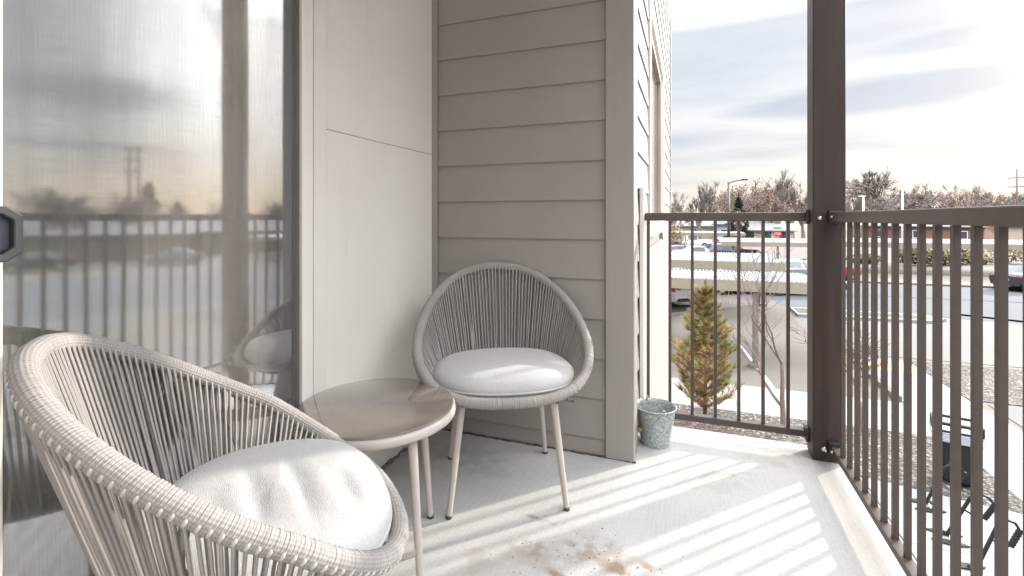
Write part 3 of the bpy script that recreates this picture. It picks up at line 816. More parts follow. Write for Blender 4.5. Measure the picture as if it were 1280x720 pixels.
# ------------------------------------------------------------------ ground outside
def sheet(name, poly, z, mat, kind='structure', thick=None):
    b = MB()
    if thick: b.prism(poly, G+z-thick, G+z)
    else:
        bb = b.add([(x,y,G+z) for x,y in poly]); b.face([bb+i for i in range(len(poly))])
    o = b.build(name, mat, bevel=.012 if thick else 0); tag(o, kind=kind); return o
sheet('ground', [(-1500,-1500),(1500,-1500),(1500,1500),(-1500,1500)], -.02, M['earth'])
sheet('parking_lot', [(-30,13.3),(4.05,13.3),(4.05,22.5),(14,25.8),(60,25.8),(60,75),(-30,75)], -.012, M['asphalt_lot'])
sheet('street', [(4.05,26.0),(12,25.0),(16,21),(22,14),(26,0),(26,-60),(44,-60),(44,4),(40,20),(32,33),(24,36.5),(10,36.8),(4.05,36.5)], -.004, M['asphalt_street'])
sheet('driveway', [(4.35,17.6),(17.6,17.6),(18.4,14),(18.4,0),(20,-60),(25.99,-60),(25.99,0),(21.99,13.99),(15.99,20.99),(11.99,24.99),(4.05,25.3),(4.05,18)], -.008, M['drive'])
sheet('sidewalk', [(-14,11.45),(4.62,11.45),(4.62,-20),(6.2,-20),(6.2,10.2),(6.02,13.95),(6.0,17.2),(4.62,17.2),(4.55,13.3),(-14,13.3)], .0, M['concrete_out'], thick=.12)
sheet('patio', [(2.62,-12),(4.615,-12),(4.615,8.86),(2.62,9.28)], .0, M['concrete_out'], thick=.12)
sheet('patio_apron', [(.66,-12),(2.6,-12),(2.6,9.29),(.66,9.6)], -.006, M['concrete_out'])
sheet('gravel_bed', [(-14,6),(.655,6),(.655,9.61),(2.61,9.30),(4.614,8.875),(4.614,11.445),(-14,11.445)], -.006, M['gravel'])
sheet('path', [(6.22,10.25),(6.22,-20),(12,-20),(16,0),(15,13.9),(6.3,13.9)], -.006, M['drive'])
sheet('gravel_bed', [(6.05,14.02),(18,14.02),(17,17.55),(6.02,17.25)], -.002, M['gravel'])
sheet('mulch_bed', [(-6,8.2),(1.6,8.2),(1.2,10.4),(-6,10.9)], -.001, M['mulch'])
sheet('traffic_island', [(4.3,23.3),(9.0,23.6),(9.75,24.3),(9.2,25.0),(4.3,25.1)], .11, M['concrete_out'], thick=.14)
sheet('island_gravel', [(4.4,23.6),(8.8,23.85),(9.2,24.3),(8.8,24.75),(4.4,24.85)], .114, M['gravel'])
sheet('verge', [(9.5,36.9),(24.2,36.7),(32.4,33.2),(36,36),(30,43),(9.5,42.6)], .1, M['earth'], thick=.12)
sheet('tactile_pad', [(4.7,15.9),(5.9,15.9),(5.9,16.8),(4.7,16.8)], .004, M['yellow'])
def line(x0, y0, x1, y1, w_, name='lot_marking'):
    d = Vector((x1-x0, y1-y0, 0)).normalized(); p = Vector((-d.y, d.x, 0))*w_/2
    sheet(name, [(x0+p.x,y0+p.y),(x1+p.x,y1+p.y),(x1-p.x,y1-p.y),(x0-p.x,y0-p.y)], -.004, M['line_white'])
line(1.93,13.35,1.55,17.4,.11)
for x in (-4,-1.2,): line(x,13.4,x-.3,18,.1)
line(4.2,30.8,24,31.2,.12,'lane_marking')
line(11,26.2,20,21.5,.5,'crosswalk_bar')
# joints in the walks: shallow dark grooves
b = MB()
for x in (-3.5,-2,-.5,1.0,2.5,4.0): b.box(x-.006, x+.006, 11.46, 13.29, G+.0005, G+.002)
for y in (9.2,10.7,12.2,13.4,14.9): b.box(4.64, 6.0, y-.006, y+.006, G+.0005, G+.002)
for y in (4.6,6.4,7.6): b.box(2.63, 4.61, y-.006, y+.006, G+.0005, G+.002)
o = b.build('walk_joints', M['gasket']); tag(o, kind='structure')
# kerb along the ramp
b = MB(); b.hexa([(4.40,13.32,G),(4.54,13.32,G),(4.60,17.1,G),(4.46,17.1,G),(4.40,13.32,G+.13),(4.54,13.32,G+.13),(4.60,17.1,G+.05),(4.46,17.1,G+.05)]); o = b.build('kerb', M['drive'], bevel=.01); tag(o, kind='structure')

# ------------------------------------------------------------------ carports
def carport(label, x0, x1, yn, yf, ztn, ztf, fasc, posts, pitch=.12, far=False):
    t = thing('carport', label, 'carport', (x0, yn, G), 0, 'white carport roofs')
    n = int((x1-x0)/pitch); b = MB(); L = yf-yn
    prof = []
    for i in range(n+1):
        x = i*pitch
        for dx, dz in ((0,0),(.55,0),(.68,.055),(.90,.055)):
            prof.append((x+dx*pitch, dz))
    prof = [p for p in prof if p[0] <= x1-x0]
    bb = len(b.v)
    for x, dz in prof: b.v += [(x, -.02, ztn-G+dz), (x, L, ztf-G+dz)]
    for i in range(len(prof)-1): b.face([bb+2*i, bb+2*i+2, bb+2*i+3, bb+2*i+1])
    b.quad((0,0,ztn-G-.02),(x1-x0,0,ztn-G-.02),(x1-x0,L,ztf-G-.02),(0,L,ztf-G-.02))
    b.build('roof', M['carport'], t)
    b = MB()
    b.box(-.02, x1-x0+.02, -.06, -.021, ztn-G-fasc, ztn-G+.035); b.box(-.02, x1-x0+.02, L+.001, L+.04, ztf-G-fasc, ztf-G+.035)
    b.hexa([(x1-x0+.021,-.05,ztn-G-fasc),(x1-x0+.05,-.05,ztn-G-fasc),(x1-x0+.05,L,ztf-G-fasc),(x1-x0+.021,L,ztf-G-fasc),(x1-x0+.021,-.05,ztn-G+.04),(x1-x0+.05,-.05,ztn-G+.04),(x1-x0+.05,L,ztf-G+.04),(x1-x0+.021,L,ztf-G+.04)])
    b.build('fascia', M['carport_trim'], t)
    for (px, py) in posts:
        b = MB(); b.box(px-x0-.07, px-x0+.07, py-yn-.07, py-yn+.07, 0, min(ztn,ztf)-G-.05); b.box(px-x0-.16, px-x0+.16, py-yn-.16, py-yn+.16, 0, .10)
        b.build('post', M['carport_post'], t)
    return t
carport('nearest white ribbed carport with a cream fascia, just beyond the pine', -9, 3.42, 15.0, 18.2, -.76, -.83, .27, [(1.74,14.95+.12),(-4.5,15.1)])
carport('second white ribbed carport, behind the nearest one', -14, 3.44, 21.2, 26.0, -.75, -.72, .28, [(3.1,25.7),(-3.0,25.7)])
carport('third white carport, with red cars parked in front of its posts', 2.2, 9.6, 38.5, 45, -.76, -.70, .26, [(3.0,38.7),(5.9,38.7),(8.9,38.7)], .2)
carport('long low carport farthest off to the left, level with the white pickup', -16, 6, 61, 67, -.78, -.75, .3, [(-8,61.2),(-2,61.2),(4,61.2)], .4)
carport('long white carport across the street, in front of the hedge', 10.8, 24.5, 43.4, 48.6, -.86, -.72, .34, [(12.5,43.6),(18.0,43.6),(23.5,43.6)], .25)
carport('white carport on the far right, beside the black car', 24.6, 42, 37.5, 42.5, -.95, -.86, .30, [(33,37.7),(40,37.7)], .25)

# ------------------------------------------------------------------ vehicles
def car(label, kind, paint, loc, heading, group='parked vehicles'):
    """heading: direction of the nose, degrees from +Y towards +X"""
    t = thing('parked_car' if kind != 'pickup' else 'pickup_truck', label, 'car' if kind != 'pickup' else 'pickup', (loc[0],loc[1],G), R(-heading), group)
    if kind == 'sedan':
        L, W, H = 4.7, .90, 1.45; sec = [(-2.35,.48,.86,.86),(-2.28,.36,.98,.98),(-1.75,.26,1.02,1.06),(-1.05,.24,1.00,1.40),(-.3,.24,.97,1.45),(.35,.24,.95,1.42),(1.05,.24,.93,1.0),(1.75,.26,.86,.88),(2.2,.34,.74,.74),(2.35,.42,.62,.62)]
    elif kind == 'suv':
        L, W, H = 4.6, .94, 1.72; sec = [(-2.30,.52,1.02,1.02),(-2.24,.42,1.08,1.14),(-1.95,.32,1.08,1.62),(-1.0,.30,1.06,1.72),(0,.30,1.05,1.72),(.45,.30,1.04,1.66),(1.1,.30,1.03,1.09),(1.8,.32,.98,1.0),(2.2,.40,.84,.84),(2.30,.50,.72,.72)]
    else:
        L, W, H = 5.6, .98, 1.85; sec = [(-2.80,.55,1.06,1.06),(-2.75,.50,1.10,1.10),(-.75,.45,1.12,1.12),(-.68,.45,1.12,1.80),(0,.45,1.12,1.86),(.55,.45,1.12,1.80),(1.15,.45,1.10,1.16),(2.2,.46,1.06,1.08),(2.7,.52,.92,.92),(2.80,.60,.80,.80)]
    b = MB(); g = MB()
    rows = []
    for i, (y, zb, zbelt, zt) in enumerate(sec):
        e = 1 - .16*max(0, abs(y)/(L/2)-.55)/.45
        hw = W*e; tw = hw*.97 if zt-zbelt < .12 else hw*.76
        rows.append([(-hw*.92,y,zb),(-hw,y,zb+(zbelt-zb)*.45),(-hw*.955,y,zbelt),(-tw*.98,y,max(zbelt+.005,zt-.05)),(-tw*.86,y,zt+.002),(0,y,zt+.02),(tw*.86,y,zt+.002),(tw*.98,y,max(zbelt+.005,zt-.05)),(hw*.955,y,zbelt),(hw,y,zb+(zbelt-zb)*.45),(hw*.92,y,zb)])
    n = len(rows[0])
    for mb in (b, g):
        for r_ in rows: mb.v += r_
    for i in range(len(rows)-1):
        za, zc = sec[i][3]-sec[i][2], sec[i+1][3]-sec[i+1][2]
        for j in range(n-1):
            q = [i*n+j, i*n+j+1, (i+1)*n+j+1, (i+1)*n+j]
            cab = za > .2 and zc > .2; slope = (za > .2) != (zc > .2)
            if (cab and j in (2,7)) or (slope and j in (3,4,5,6)) : g.face(q)
            else: b.face(q)
        b.face([i*n, (i+1)*n, (i+1)*n+n-1, i*n+n-1])
    b.face(list(range(n))); b.face([(len(rows)-1)*n+j for j in reversed(range(n))])
    b.build('body', paint, t, smooth=True, angle=35)
    g.build('windows', M['car_glass'], t, smooth=True, angle=35)
    ra = .33 if kind == 'sedan' else .37
    ax_ = L*.29
    for sx in (-1,1):
        for sy in (-1,1):
            b = MB(); cx_ = sx*(W-.10)
            bb = MB(); bb.lathe([(ra*.6,-.11),(ra*.95,-.11),(ra,-.08),(ra,.08),(ra*.95,.11),(ra*.6,.11)], 20)
            wv = bb.build('wheel', M['tyre'], t, smooth=True, angle=40); wv.location = (cx_, sy*ax_, ra); wv.rotation_euler = (0,R(90),0)
            bb = MB(); bb.lathe([(.02,-.118),(ra*.35,-.116),(ra*.6,-.112),(ra*.6,.112),(ra*.35,.116),(.02,.118)], 20); bb.build('rim', M['rim'], wv, smooth=True, angle=40)
    zl = sec[1][2]-.10; yr = sec[1][0]
    for sx in (-1,1):
        b = MB(); b.hexa([(sx*W*.50,yr-.06,zl-.10),(sx*W*.86,yr-.03,zl-.08),(sx*W*.88,yr+.22,zl-.06),(sx*W*.5,yr+.1,zl-.09),(sx*W*.52,yr-.06,zl+.06),(sx*W*.86,yr-.03,zl+.09),(sx*W*.88,yr+.25,zl+.09),(sx*W*.52,yr+.1,zl+.07)]); b.build('tail_light', M['lens_red'], t)
        b = MB(); yf = sec[-2][0]; b.hexa([(sx*W*.5,yf-.1,.66),(sx*W*.86,yf-.25,.66),(sx*W*.84,yf+.02,.64),(sx*W*.5,yf+.09,.62),(sx*W*.5,yf-.1,.78),(sx*W*.86,yf-.25,.80),(sx*W*.84,yf-.02,.78),(sx*W*.5,yf+.06,.76)]); b.build('headlight', M['sign_white'], t)
    b = MB(); b.box(-.16, .16, sec[0][0]-.03, sec[0][0]+.02, .62, .74); b.build('number_plate', M['plate'], t)
    b = MB(); b.box(-W*.7, W*.7, sec[0][0]-.015, sec[0][0]+.25, sec[0][1]-.12, sec[0][1]+.03); b.build('rear_bumper', M['dark'], t)
    return t
car('white sedan with a red tail light showing below the nearest carport roof', 'sedan', CP['white'], (-1.25,25.4), -33)
car('black sedan with red tail lights on the street at the far right', 'sedan', CP['black'], (18.75,36.9), 52)
car('dark sedan parked under the second carport, third from its right end', 'sedan', CP['black'], (-.2+.5,30.3), 60)
car('navy sedan parked under the second carport, middle of three', 'sedan', CP['navy'], (2.6,29.8), 68)
car('navy sedan parked at the right end of the second carport', 'sedan', CP['navy'], (5.6,30.4), 75)
car('grey suv at the left, behind the second carport', 'suv', CP['grey'], (-1.6,55), 65)
car('maroon sedan between the grey suv and the white sedan', 'sedan', CP['maroon'], (-1.1,51), 62)
car('silver sedan left of the dark blue suv behind the second carport', 'sedan', CP['silver'], (.75,50), 66)
car('dark blue suv parked by the foot of the tall lamp post', 'suv', CP['navy'], (3.7,51), 70)
car('white pickup parked sideways before the farthest carport', 'pickup', CP['white'], (.4,72), -85)
car('dark suv beside the white pickup', 'suv', CP['black'], (-4.2,74), 20)
car('red suv half hidden behind a post of the third carport', 'suv', CP['red'], (4.35,41.5), 20)
car('white sedan under the third carport, left of the red car', 'sedan', CP['white'], (6.3,36.0), 15)
car('red sedan under the third carport at its right', 'sedan', CP['red'], (8.25,37.2), 60)

# ------------------------------------------------------------------ bin and stands
bn = thing('trash_bin', 'black slim trash bin with handle slots and a clear bag, on the gravel', 'bin', (3.98,9.62,G), R(-14))
b = MB()
w0, d0, w1, d1, hb = .225, .15, .285, .20, .70
b.hexa([(-w0,-d0,.02),(w0,-d0,.02),(w0,d0,.02),(-w0,d0,.02),(-w1,-d1,hb),(w1,-d1,hb),(w1,d1,hb),(-w1,d1,hb)])
b.box(-w0*.75, w0*.75, -d0-.035, -d0-.0, .06, .55)
b.build('bin_body', M['plastic_black'], bn, bevel=.02)
b = MB(); hc = .97
for sy in (-1,1):
    y0_, y1_ = sy*d1-.018, sy*d1+.018
    b.box(-w1, w1, y0_, y1_, hb+.09, hb+.15); b.box(-w1, w1, y0_, y1_, hc-.04, hc)
    for xa, xb in ((-w1,-w1+.05),(-.03,.03),(w1-.05,w1)): b.box(xa, xb, y0_+.001, y1_-.001, hb+.15, hc-.04)
for sx in (-1,1): b.box(sx*w1-.017, sx*w1+.017, -d1+.019, d1-.019, hb+.09, hc-.002)
b.build('collar', M['plastic_black'], bn, bevel=.006)
b = MB(); b.box(-w1-.02, w1+.02, -d1-.024, d1+.024, hb-.03, hb+.12); b.build('bag', M['liner'], bn, bevel=.01)

def stand(label, loc, rz):
    t = thing('metal_stand', label, 'stand', loc, rz, 'black stands on the patio')
    for sy in (-.11,.11):
        b = MB(); P = []
        for i in range(13):
            u = -1+2*i/12; P.append((u*.20, sy+.055*(1-u*u)))
        Q = P + [(x, 2*sy-y) for x, y in reversed(P[1:-1])]
        b.prism(Q, .004, .022); b.build('foot_plate', M['plastic_black'], t, bevel=.004)
    b = MB(); b.tube([(0,-.11,.03),(.02,-.05,.06),(.02,.05,.06),(0,.11,.03)], .014, 8); b.build('cross_bar', M['steel'], t, smooth=True)
    b = MB(); b.tube([(.0,0,.05),(.24,0,.60)], .021, 10); b.build('slanted_pole', M['plastic_black'], t, smooth=True, angle=50)
    b = MB(); lpv = [(.24,0,.60),(.33,0,.66),(.42,0,.63),(.47,0,.55),(.43,0,.44),(.37,0,.36),(.29,0,.36),(.17,0,.42)]
    b.tube(lpv, .016, 8, closed=True); b.build('loop', M['plastic_black'], t, smooth=True)
    b = MB(); a0, a1 = Vector((.48,0,.56)), Vector((.37,0,.35)); b.tube([a0,a1], .030, 10)
    for i in range(5): 
        c_ = a0.lerp(a1, .15+.17*i); b.lathe([(.036,-.008),(.036,.008)], 8, tuple(c_))
    b.build('grip_pad', M['plastic_black'], t, smooth=True, angle=40)
    return t
s0 = stand('black stand on two leaf-shaped feet, farthest back, in front of the trash bin', (3.22,8.63,G), R(8))
for lab, lc, rz in (('black stand on two leaf-shaped feet, in the middle of the three', (3.16,7.87,G), R(-4)), ('black stand on two leaf-shaped feet, nearest of the three', (3.16,7.20,G), R(14))):
    c_ = copy_tree(s0); c_['label'] = lab; c_.location = lc; c_.rotation_euler = (0,0,rz)

# ------------------------------------------------------------------ vegetation
def bare_tree_mesh(seed, height, spread, depth, twigs, r0, trunk_frac=.22, leaves=0, upright=.25, sides=3, nsplit=(2,4), rmin=0.):
    rng = random.Random(seed); tr = MB(); cr = MB(); tips = []
    def grow(p, d, L, r, lev):
        mb = tr if lev == 0 else cr
        ns = 4 if lev < 3 else 3
        pts = [p]; rad = [r]; q = p.copy(); dd = d.copy()
        for i in range(ns):
            jit = Vector((rng.uniform(-1,1), rng.uniform(-1,1), rng.uniform(-.6,1)))*(.10 if lev == 0 else .20)
            dd = (dd + jit + Vector((0,0,upright*.3)) * (lev > 0)).normalized()
            q = q + dd*L/ns; pts.append(q.copy()); rad.append(r*(1-.45*(i+1)/ns))
        mb.tube(pts, rad, 7 if lev == 0 else (5 if lev == 1 else sides), caps=False)
        if lev >= depth: tips.append((q, dd)); return
        k = rng.randint(*nsplit) + (twigs if lev >= depth-1 else 0)
        for i in range(k):
            u = 1 if i == 0 else rng.uniform(.35, 1.0)
            idx = u*ns; i0 = min(int(idx), ns-1); pp_ = pts[i0].lerp(pts[i0+1], idx-i0)
            ang = rng.uniform(0, 2*PI); el = spread*rng.uniform(.55,1.15)
            ax1 = dd.orthogonal().normalized(); ax2 = dd.cross(ax1)
            nd = (dd*math.cos(el) + (ax1*math.cos(ang)+ax2*math.sin(ang))*math.sin(el)).normalized()
            nd = (nd + Vector((0,0,upright*.5))).normalized()
            grow(pp_, nd, L*rng.uniform(.58,.84), max(rad[i0+1]*.72, rmin), lev+1)
    grow(Vector((0,0,0)), Vector((rng.uniform(-.06,.06), rng.uniform(-.06,.06), 1)).normalized(), height*trunk_frac, r0, 0)
    if leaves:
        for p, d in tips:
            for _ in range(leaves):
                c_ = p + Vector((rng.gauss(0,.28), rng.gauss(0,.28), rng.gauss(0,.25))); s = rng.uniform(.06,.14)
                a = Vector((rng.uniform(-1,1), rng.uniform(-1,1), rng.uniform(-1,1))).normalized(); bv = a.orthogonal().normalized()
                cr.quad(c_-a*s, c_-bv*s*.6, c_+a*s, c_+bv*s*.6, 1)
    zmax = max(v[2] for v in cr.v)
    k = height/zmax
    tr.v = [(x*k,y*k,z*k) for x,y,z in tr.v]; cr.v = [(x*k,y*k,z*k) for x,y,z in cr.v]
    return tr, cr
protos = {}
def proto(kind):
    if kind in protos: return protos[kind]
    P = dict(
        vase=(21,11.,.52,5,3,.30,.18,0,.32,M['bark_far']), round=(22,12.,.72,5,3,.30,.22,0,.10,M['bark_far']),
        tall=(23,14.,.55,5,3,.28,.24,0,.28,M['bark_far']), leafy=(24,12.,.66,4,4,.28,.22,2,.18,M['bark_red']),
        red=(25,10.,.68,5,3,.28,.22,1,.15,M['bark_red']), wide=(26,12.5,.80,5,3,.34,.18,0,.05,M['bark_far']))[kind]
    tr, cr = bare_tree_mesh(P[0],P[1],P[2],P[3],P[4],P[5],P[6],P[7],P[8],3,(3,4),.030)
    t = thing('bare_tree', 'x', 'tree', (0,0,G), 0)
    tr.build('trunk', P[9], t, smooth=True); cr.build('crown', [P[9], M['leaf_red']], t)
    protos[kind] = [t, False]; return protos[kind]
def put_tree(kind, x, y, s, rz, label, group):
    p = proto(kind)
    if not p[1]: o = p[0]; p[1] = True
    else: o = copy_tree(p[0])
    o.location = (x,y,G); o.scale = (s,s,s); o.rotation_euler = (0,0,rz); o['label'] = label; o['group'] = group
    return o
def ray(px):
    u = (px-640)/600.; s_, c_ = math.sin(YAW), math.cos(YAW); return (-s_+c_*u, c_+s_*u)
# (pixel column, distance, kind, scale, what sets it apart)
row = [
 (843,70,'round',.62,'small bare tree just right of the siding wall end'),
 (873,82,'vase',.80,'wide fan-shaped bare tree seen left of the lamp post'),
 (900,96,'leafy',.74,'russet bare tree immediately left of the lamp post'),
 (921,78,'leafy',.80,'russet tree directly behind the lamp post arm, dark conifer before it'),
 (946,92,'leafy',.86,'russet leafy winter tree in the gap above the blue house'),
 (958,80,'red',.75,'reddish bare tree above the tan house'),
 (972,90,'tall',.86,'tall thin bare tree above the stop sign'),
 (990,84,'vase',.80,'greyish bare tree between the stop sign and the post'),
 (1004,98,'round',.90,'bare tree half hidden by the left side of the corner post'),
 (1067,80,'vase',.66,'bare tree emerging right of the corner post'),
 (1079,95,'wide',.62,'broad bare tree behind the first white light pole'),
 (1095,104,'tall',.60,'low bare tree right of the first white light pole'),
 (1117,100,'wide',1.06,'largest bare tree, spreading wide over the right railing'),
 (1138,112,'round',.86,'bare tree overlapping the right side of the largest one'),
 (1160,92,'wide',.66,'low spreading bare tree above the brick building'),
 (1186,108,'red',.70,'faint reddish bare tree right of the brick building'),
 (1205,90,'leafy',.78,'upright tree with leaf tufts above the right railing'),
 (1222,96,'tall',.70,'thin upright bare tree, second left of the utility pole'),
 (1240,110,'vase',.84,'bare tree next left of the utility pole'),
 (1258,96,'round',.72,'bare tree touching the left of the utility pole'),
 (1276,120,'wide',.85,'bare tree behind the utility pole at the right edge'),
]
rng = random.Random(5)
for px, d, kind, s, lab in row:
    x, y = ray(px); put_tree(kind, x*d, y*d, s*1.12, rng.uniform(0,6.28), lab, 'bare trees on the skyline')
# faint second row behind
for i, px in enumerate((852,886,910,935,962,983,1062,1090,1128,1150,1172,1195,1215,1248,1270)):
    d = 135+rng.uniform(-10,20); x, y = ray(px)
    put_tree(rng.choice(['round','red','vase','wide']), x*d, y*d, rng.uniform(.9,1.2), rng.uniform(0,6.28), 'bare tree in the hazy back row of the skyline', 'hazy back row of trees')
# trees along the street to the right, seen mirrored in the door glass
for i in range(26):
    a = R(38+58*i/25+rng.uniform(-1,1)); d = rng.uniform(58,95)
    put_tree(rng.choice(['round','red','vase','wide','leafy']), d*math.sin(a), d*math.cos(a), rng.uniform(.45,.62), rng.uniform(0,6.28), 'bare street tree right of the frame, mirrored in the door glass', 'trees mirrored in the glass')

# conifers
def conifer(label, loc, h, rad, seed, mat, group=None):
    t = thing('conifer', label, 'tree', loc, 0, group); rng = random.Random(seed)
    b = MB(); b.tube([(0,0,0),(0,0,h*.95)], [h*.02,h*.004], 6); b.build('trunk', M['bark'], t)
    b = MB()
    for i in range(900):
        z = h*(.08+.92*rng.random()**1.1); rr_ = rad*(1-z/h)**.8*(.5+.5*rng.random())*(1+.25*math.sin(z*4+seed)); a = rng.uniform(0,2*PI)
        c_ = Vector((rr_*math.cos(a), rr_*math.sin(a), z)); d = Vector((math.cos(a), math.sin(a), rng.uniform(-.2,.5))).normalized(); s = rng.uniform(.15,.34)*h/7
        sd_ = d.cross(Vector((0,0,1))).normalized()
        b.quad(c_-d*s, c_+sd_*s*.4, c_+d*s, c_-sd_*s*.4); b.quad(c_-d*s, c_+Vector((0,0,s*.4)), c_+d*s, c_-Vector((0,0,s*.4)))
    b.build('crown', mat, t); return t
x, y = ray(923); conifer('dark conifer directly right of the tall lamp post', (x*72,y*72,G), 7.2, 2.3, 1, M['evergreen'])
x, y = ray(1152); conifer('dark rounded conifer above the brick building', (x*98,y*98,G), 8.6, 4.0, 2, M['evergreen'])
for i, (x_, y_, h) in enumerate(((55.8,37.1,8.2),(57.5,36.0,6.6),(53,38.5,6.0))):
    conifer('dark conifer right of the frame, mirrored in the door glass', (x_, y_, G), h, h*.3, 10+i, M['evergreen'], 'conifers mirrored in the glass')

# hedges and shrubs
def shrub(label, loc, rx, ry, h, seed, mats, n=1100, leaf=.10, group=None, name='shrub'):
    t = thing(name, label, 'shrub', loc, 0, group); rng = random.Random(seed)
    b = MB()
    for i in range(10):
        a = rng.uniform(0,2*PI); e = Vector((rx*.6*math.cos(a), ry*.6*math.sin(a), h*.8)); b.tube([(0,0,0), e*.5+Vector((0,0,h*.1)), e], [.03,.02,.006], 4)
    b.build('stem', M['bark'], t)
    b = MB()
    for i in range(n):
        v = Vector((rng.gauss(0,1), rng.gauss(0,1), rng.gauss(0,1))).normalized()*rng.random()**.4
        lump = 1+.22*math.sin(v.x*7+seed)*math.cos(v.y*6)
        c_ = Vector((v.x*rx*lump, v.y*ry*lump, h*.5+v.z*h*.5*lump))
        a = Vector((rng.uniform(-1,1), rng.uniform(-1,1), rng.uniform(-1,1))).normalized(); s = leaf*rng.uniform(.6,1.4); bv = a.orthogonal().normalized()
        b.quad(c_-a*s, c_-bv*s*.6, c_+a*s, c_+bv*s*.6, rng.choice((0,0,1)) if len(mats) > 1 else 0)
    b.build('foliage', mats, t); return t
hg = [(1075,45,.8),(1087,44,.9),(1137,42.5,1.7),(1152,42,1.8),(1166,42.3,1.9),(1182,42.6,1.8),(1198,43,1.7),(1222,43.5,.9)]
names_ = ['second from the left','leftmost','third from the left','fourth from the left','fifth from the left','sixth from the left','second from the right','rightmost and lowest']
for i, (px, d, h) in enumerate(hg):
    x, y = ray(px); shrub('olive shrub under the long carport across the street, '+['leftmost','second from the left','third from the left','fourth from the left','fourth from the right','third from the right','second from the right','rightmost and lowest'][i], (x*d,y*d,G), 1.1, .9, h, 30+i, [M['hedge_leaf'], M['hedge_tan']], 900, .13, 'shrubs under the carport')
for i, (px, d, h, lab) in enumerate(((1262,33.5,2.3,'tan twiggy winter shrub just above the black car'),(842,25,1.5,'brown shrub behind the nearest carport roof at its left'),(857,26,1.3,'second brown shrub behind the nearest carport roof'),(841,52,3.6,'tall bleached shrub beside the far end of the siding wall'))):
    x, y = ray(px); d2 = d if i else 44; shrub(lab, (x*d2,y*d2,G), 1.5 if i else 2.6, 1.0, h, 60+i, [M['hedge_tan'], M['hedge_leaf']], 1000, .12)

# young pine beside the balcony
def pine():
    h = 2.86
    t = thing('pine_sapling', 'young pine with green and rusty brown needles in the gravel below the back railing', 'tree', (.30,10.9,G)); rng = random.Random(12)
    b = MB(); b.tube([(0,0,0),(.02,0,.9),(-.01,.01,1.9),(.01,0,h)], [.045,.035,.022,.008], 8); b.build('trunk', M['bark'], t, smooth=True)
    br = MB(); nd = MB()
    def tuft(c_, d, L, brown):
        for k in range(34):
            dd = (d*1.0 + Vector((rng.gauss(0,.42), rng.gauss(0,.42), rng.gauss(0,.38)+.12))).normalized()
            s = L*rng.uniform(.7,1.2); sd_ = dd.orthogonal().normalized()*.0036
            base = c_ - d*rng.uniform(0,.10)
            m_ = 1 if rng.random() < brown else 0
            nd.quad(base-sd_, base+sd_, base+dd*s+sd_*.3, base+dd*s-sd_*.3, m_)
    nwh = 15
    for wv in range(nwh):
        z = .22 + (h-.5)*(wv/(nwh-1))**.95
        reach = (.98*(1-(z/h)**1.2)+.10)*rng.uniform(.75,1.15)
        nb = 8 if z < 2 else 6
        a0 = rng.uniform(0,6.28)
        for k in range(nb):
            a = a0+2*PI*k/nb+rng.uniform(-.3,.3); L = reach*rng.uniform(.55,1.2)
            p = Vector((0,0,z)); d = Vector((math.cos(a), math.sin(a), .35)).normalized(); pts = [p.copy()]
            for q in range(5):
                d = (d+Vector((0,0,.10))).normalized(); p = p+d*L/5; pts.append(p.copy())
            br.tube(pts, [.010,.008,.007,.005,.004,.003], 4, caps=False)
            brown = min(.97, max(.1, .86-.62*(0)+rng.gauss(0,.3)))
            tuft(pts[-1], d, .15, .18 if rng.random() < .62 else .7)
            for q in (2,3,4):
                for sgn in (-1,1):
                    side = d.cross(Vector((0,0,1))).normalized()*sgn
                    dd = (d+side*.9+Vector((0,0,.35))).normalized(); l2 = L*.26*(1.2-.12*q)
                    e = pts[q]+dd*l2; br.tube([pts[q], e], [.004,.002], 3, caps=False)
                    inner = q <= 3
                    tuft(e, dd, .13, .80 if inner and rng.random() < .6 else .2)
                tuft(pts[q-1], (d+Vector((0,0,.3))).normalized(), .12, .92)
    for k in range(5):
        tuft(Vector((.01,0,h-.08*k)), Vector((0,0,1)), .13, .3 if k else .05)
    br.build('branches', M['bark'], t); nd.build('needles', [M['pine_green'], M['pine_brown']], t)
pine()
# young bare tree
tr, cr = bare_tree_mesh(79, 3.95, .74, 4, 0, .034, .22, 0, .26, 4, (3,4), .0035)
t = thing('bare_sapling', 'slender leafless young tree below the back railing, left of the corner post', 'tree', (1.72,10.65,G), R(40))
tr.build('trunk', M['bark_young'], t, smooth=True); cr.build('crown', M['bark_young'], t)
tr, cr = bare_tree_mesh(78, 2.5, .80, 4, 1, .022, .16, 0, .15, 4, (3,4), .0035)
t = thing('bare_sapling', 'low leafless young tree seen through the right railing next to the post', 'tree', (3.2,11.2,G), R(200))
tr.build('trunk', M['bark_young'], t, smooth=True); cr.build('crown', M['bark_young'], t)
t = thing('stake_post', 'thin timber stake standing on the verge before the far right carport', 'stake', (23.9,42.2,G))
b = MB(); b.box(-.06,.06,-.06,.06,0,2.0); b.build('stake', M['pole_wood'], t); b = MB(); b.box(-.2,.2,-.07,-.061,1.6,1.95); b.build('plate', M['pole_wood'], t)

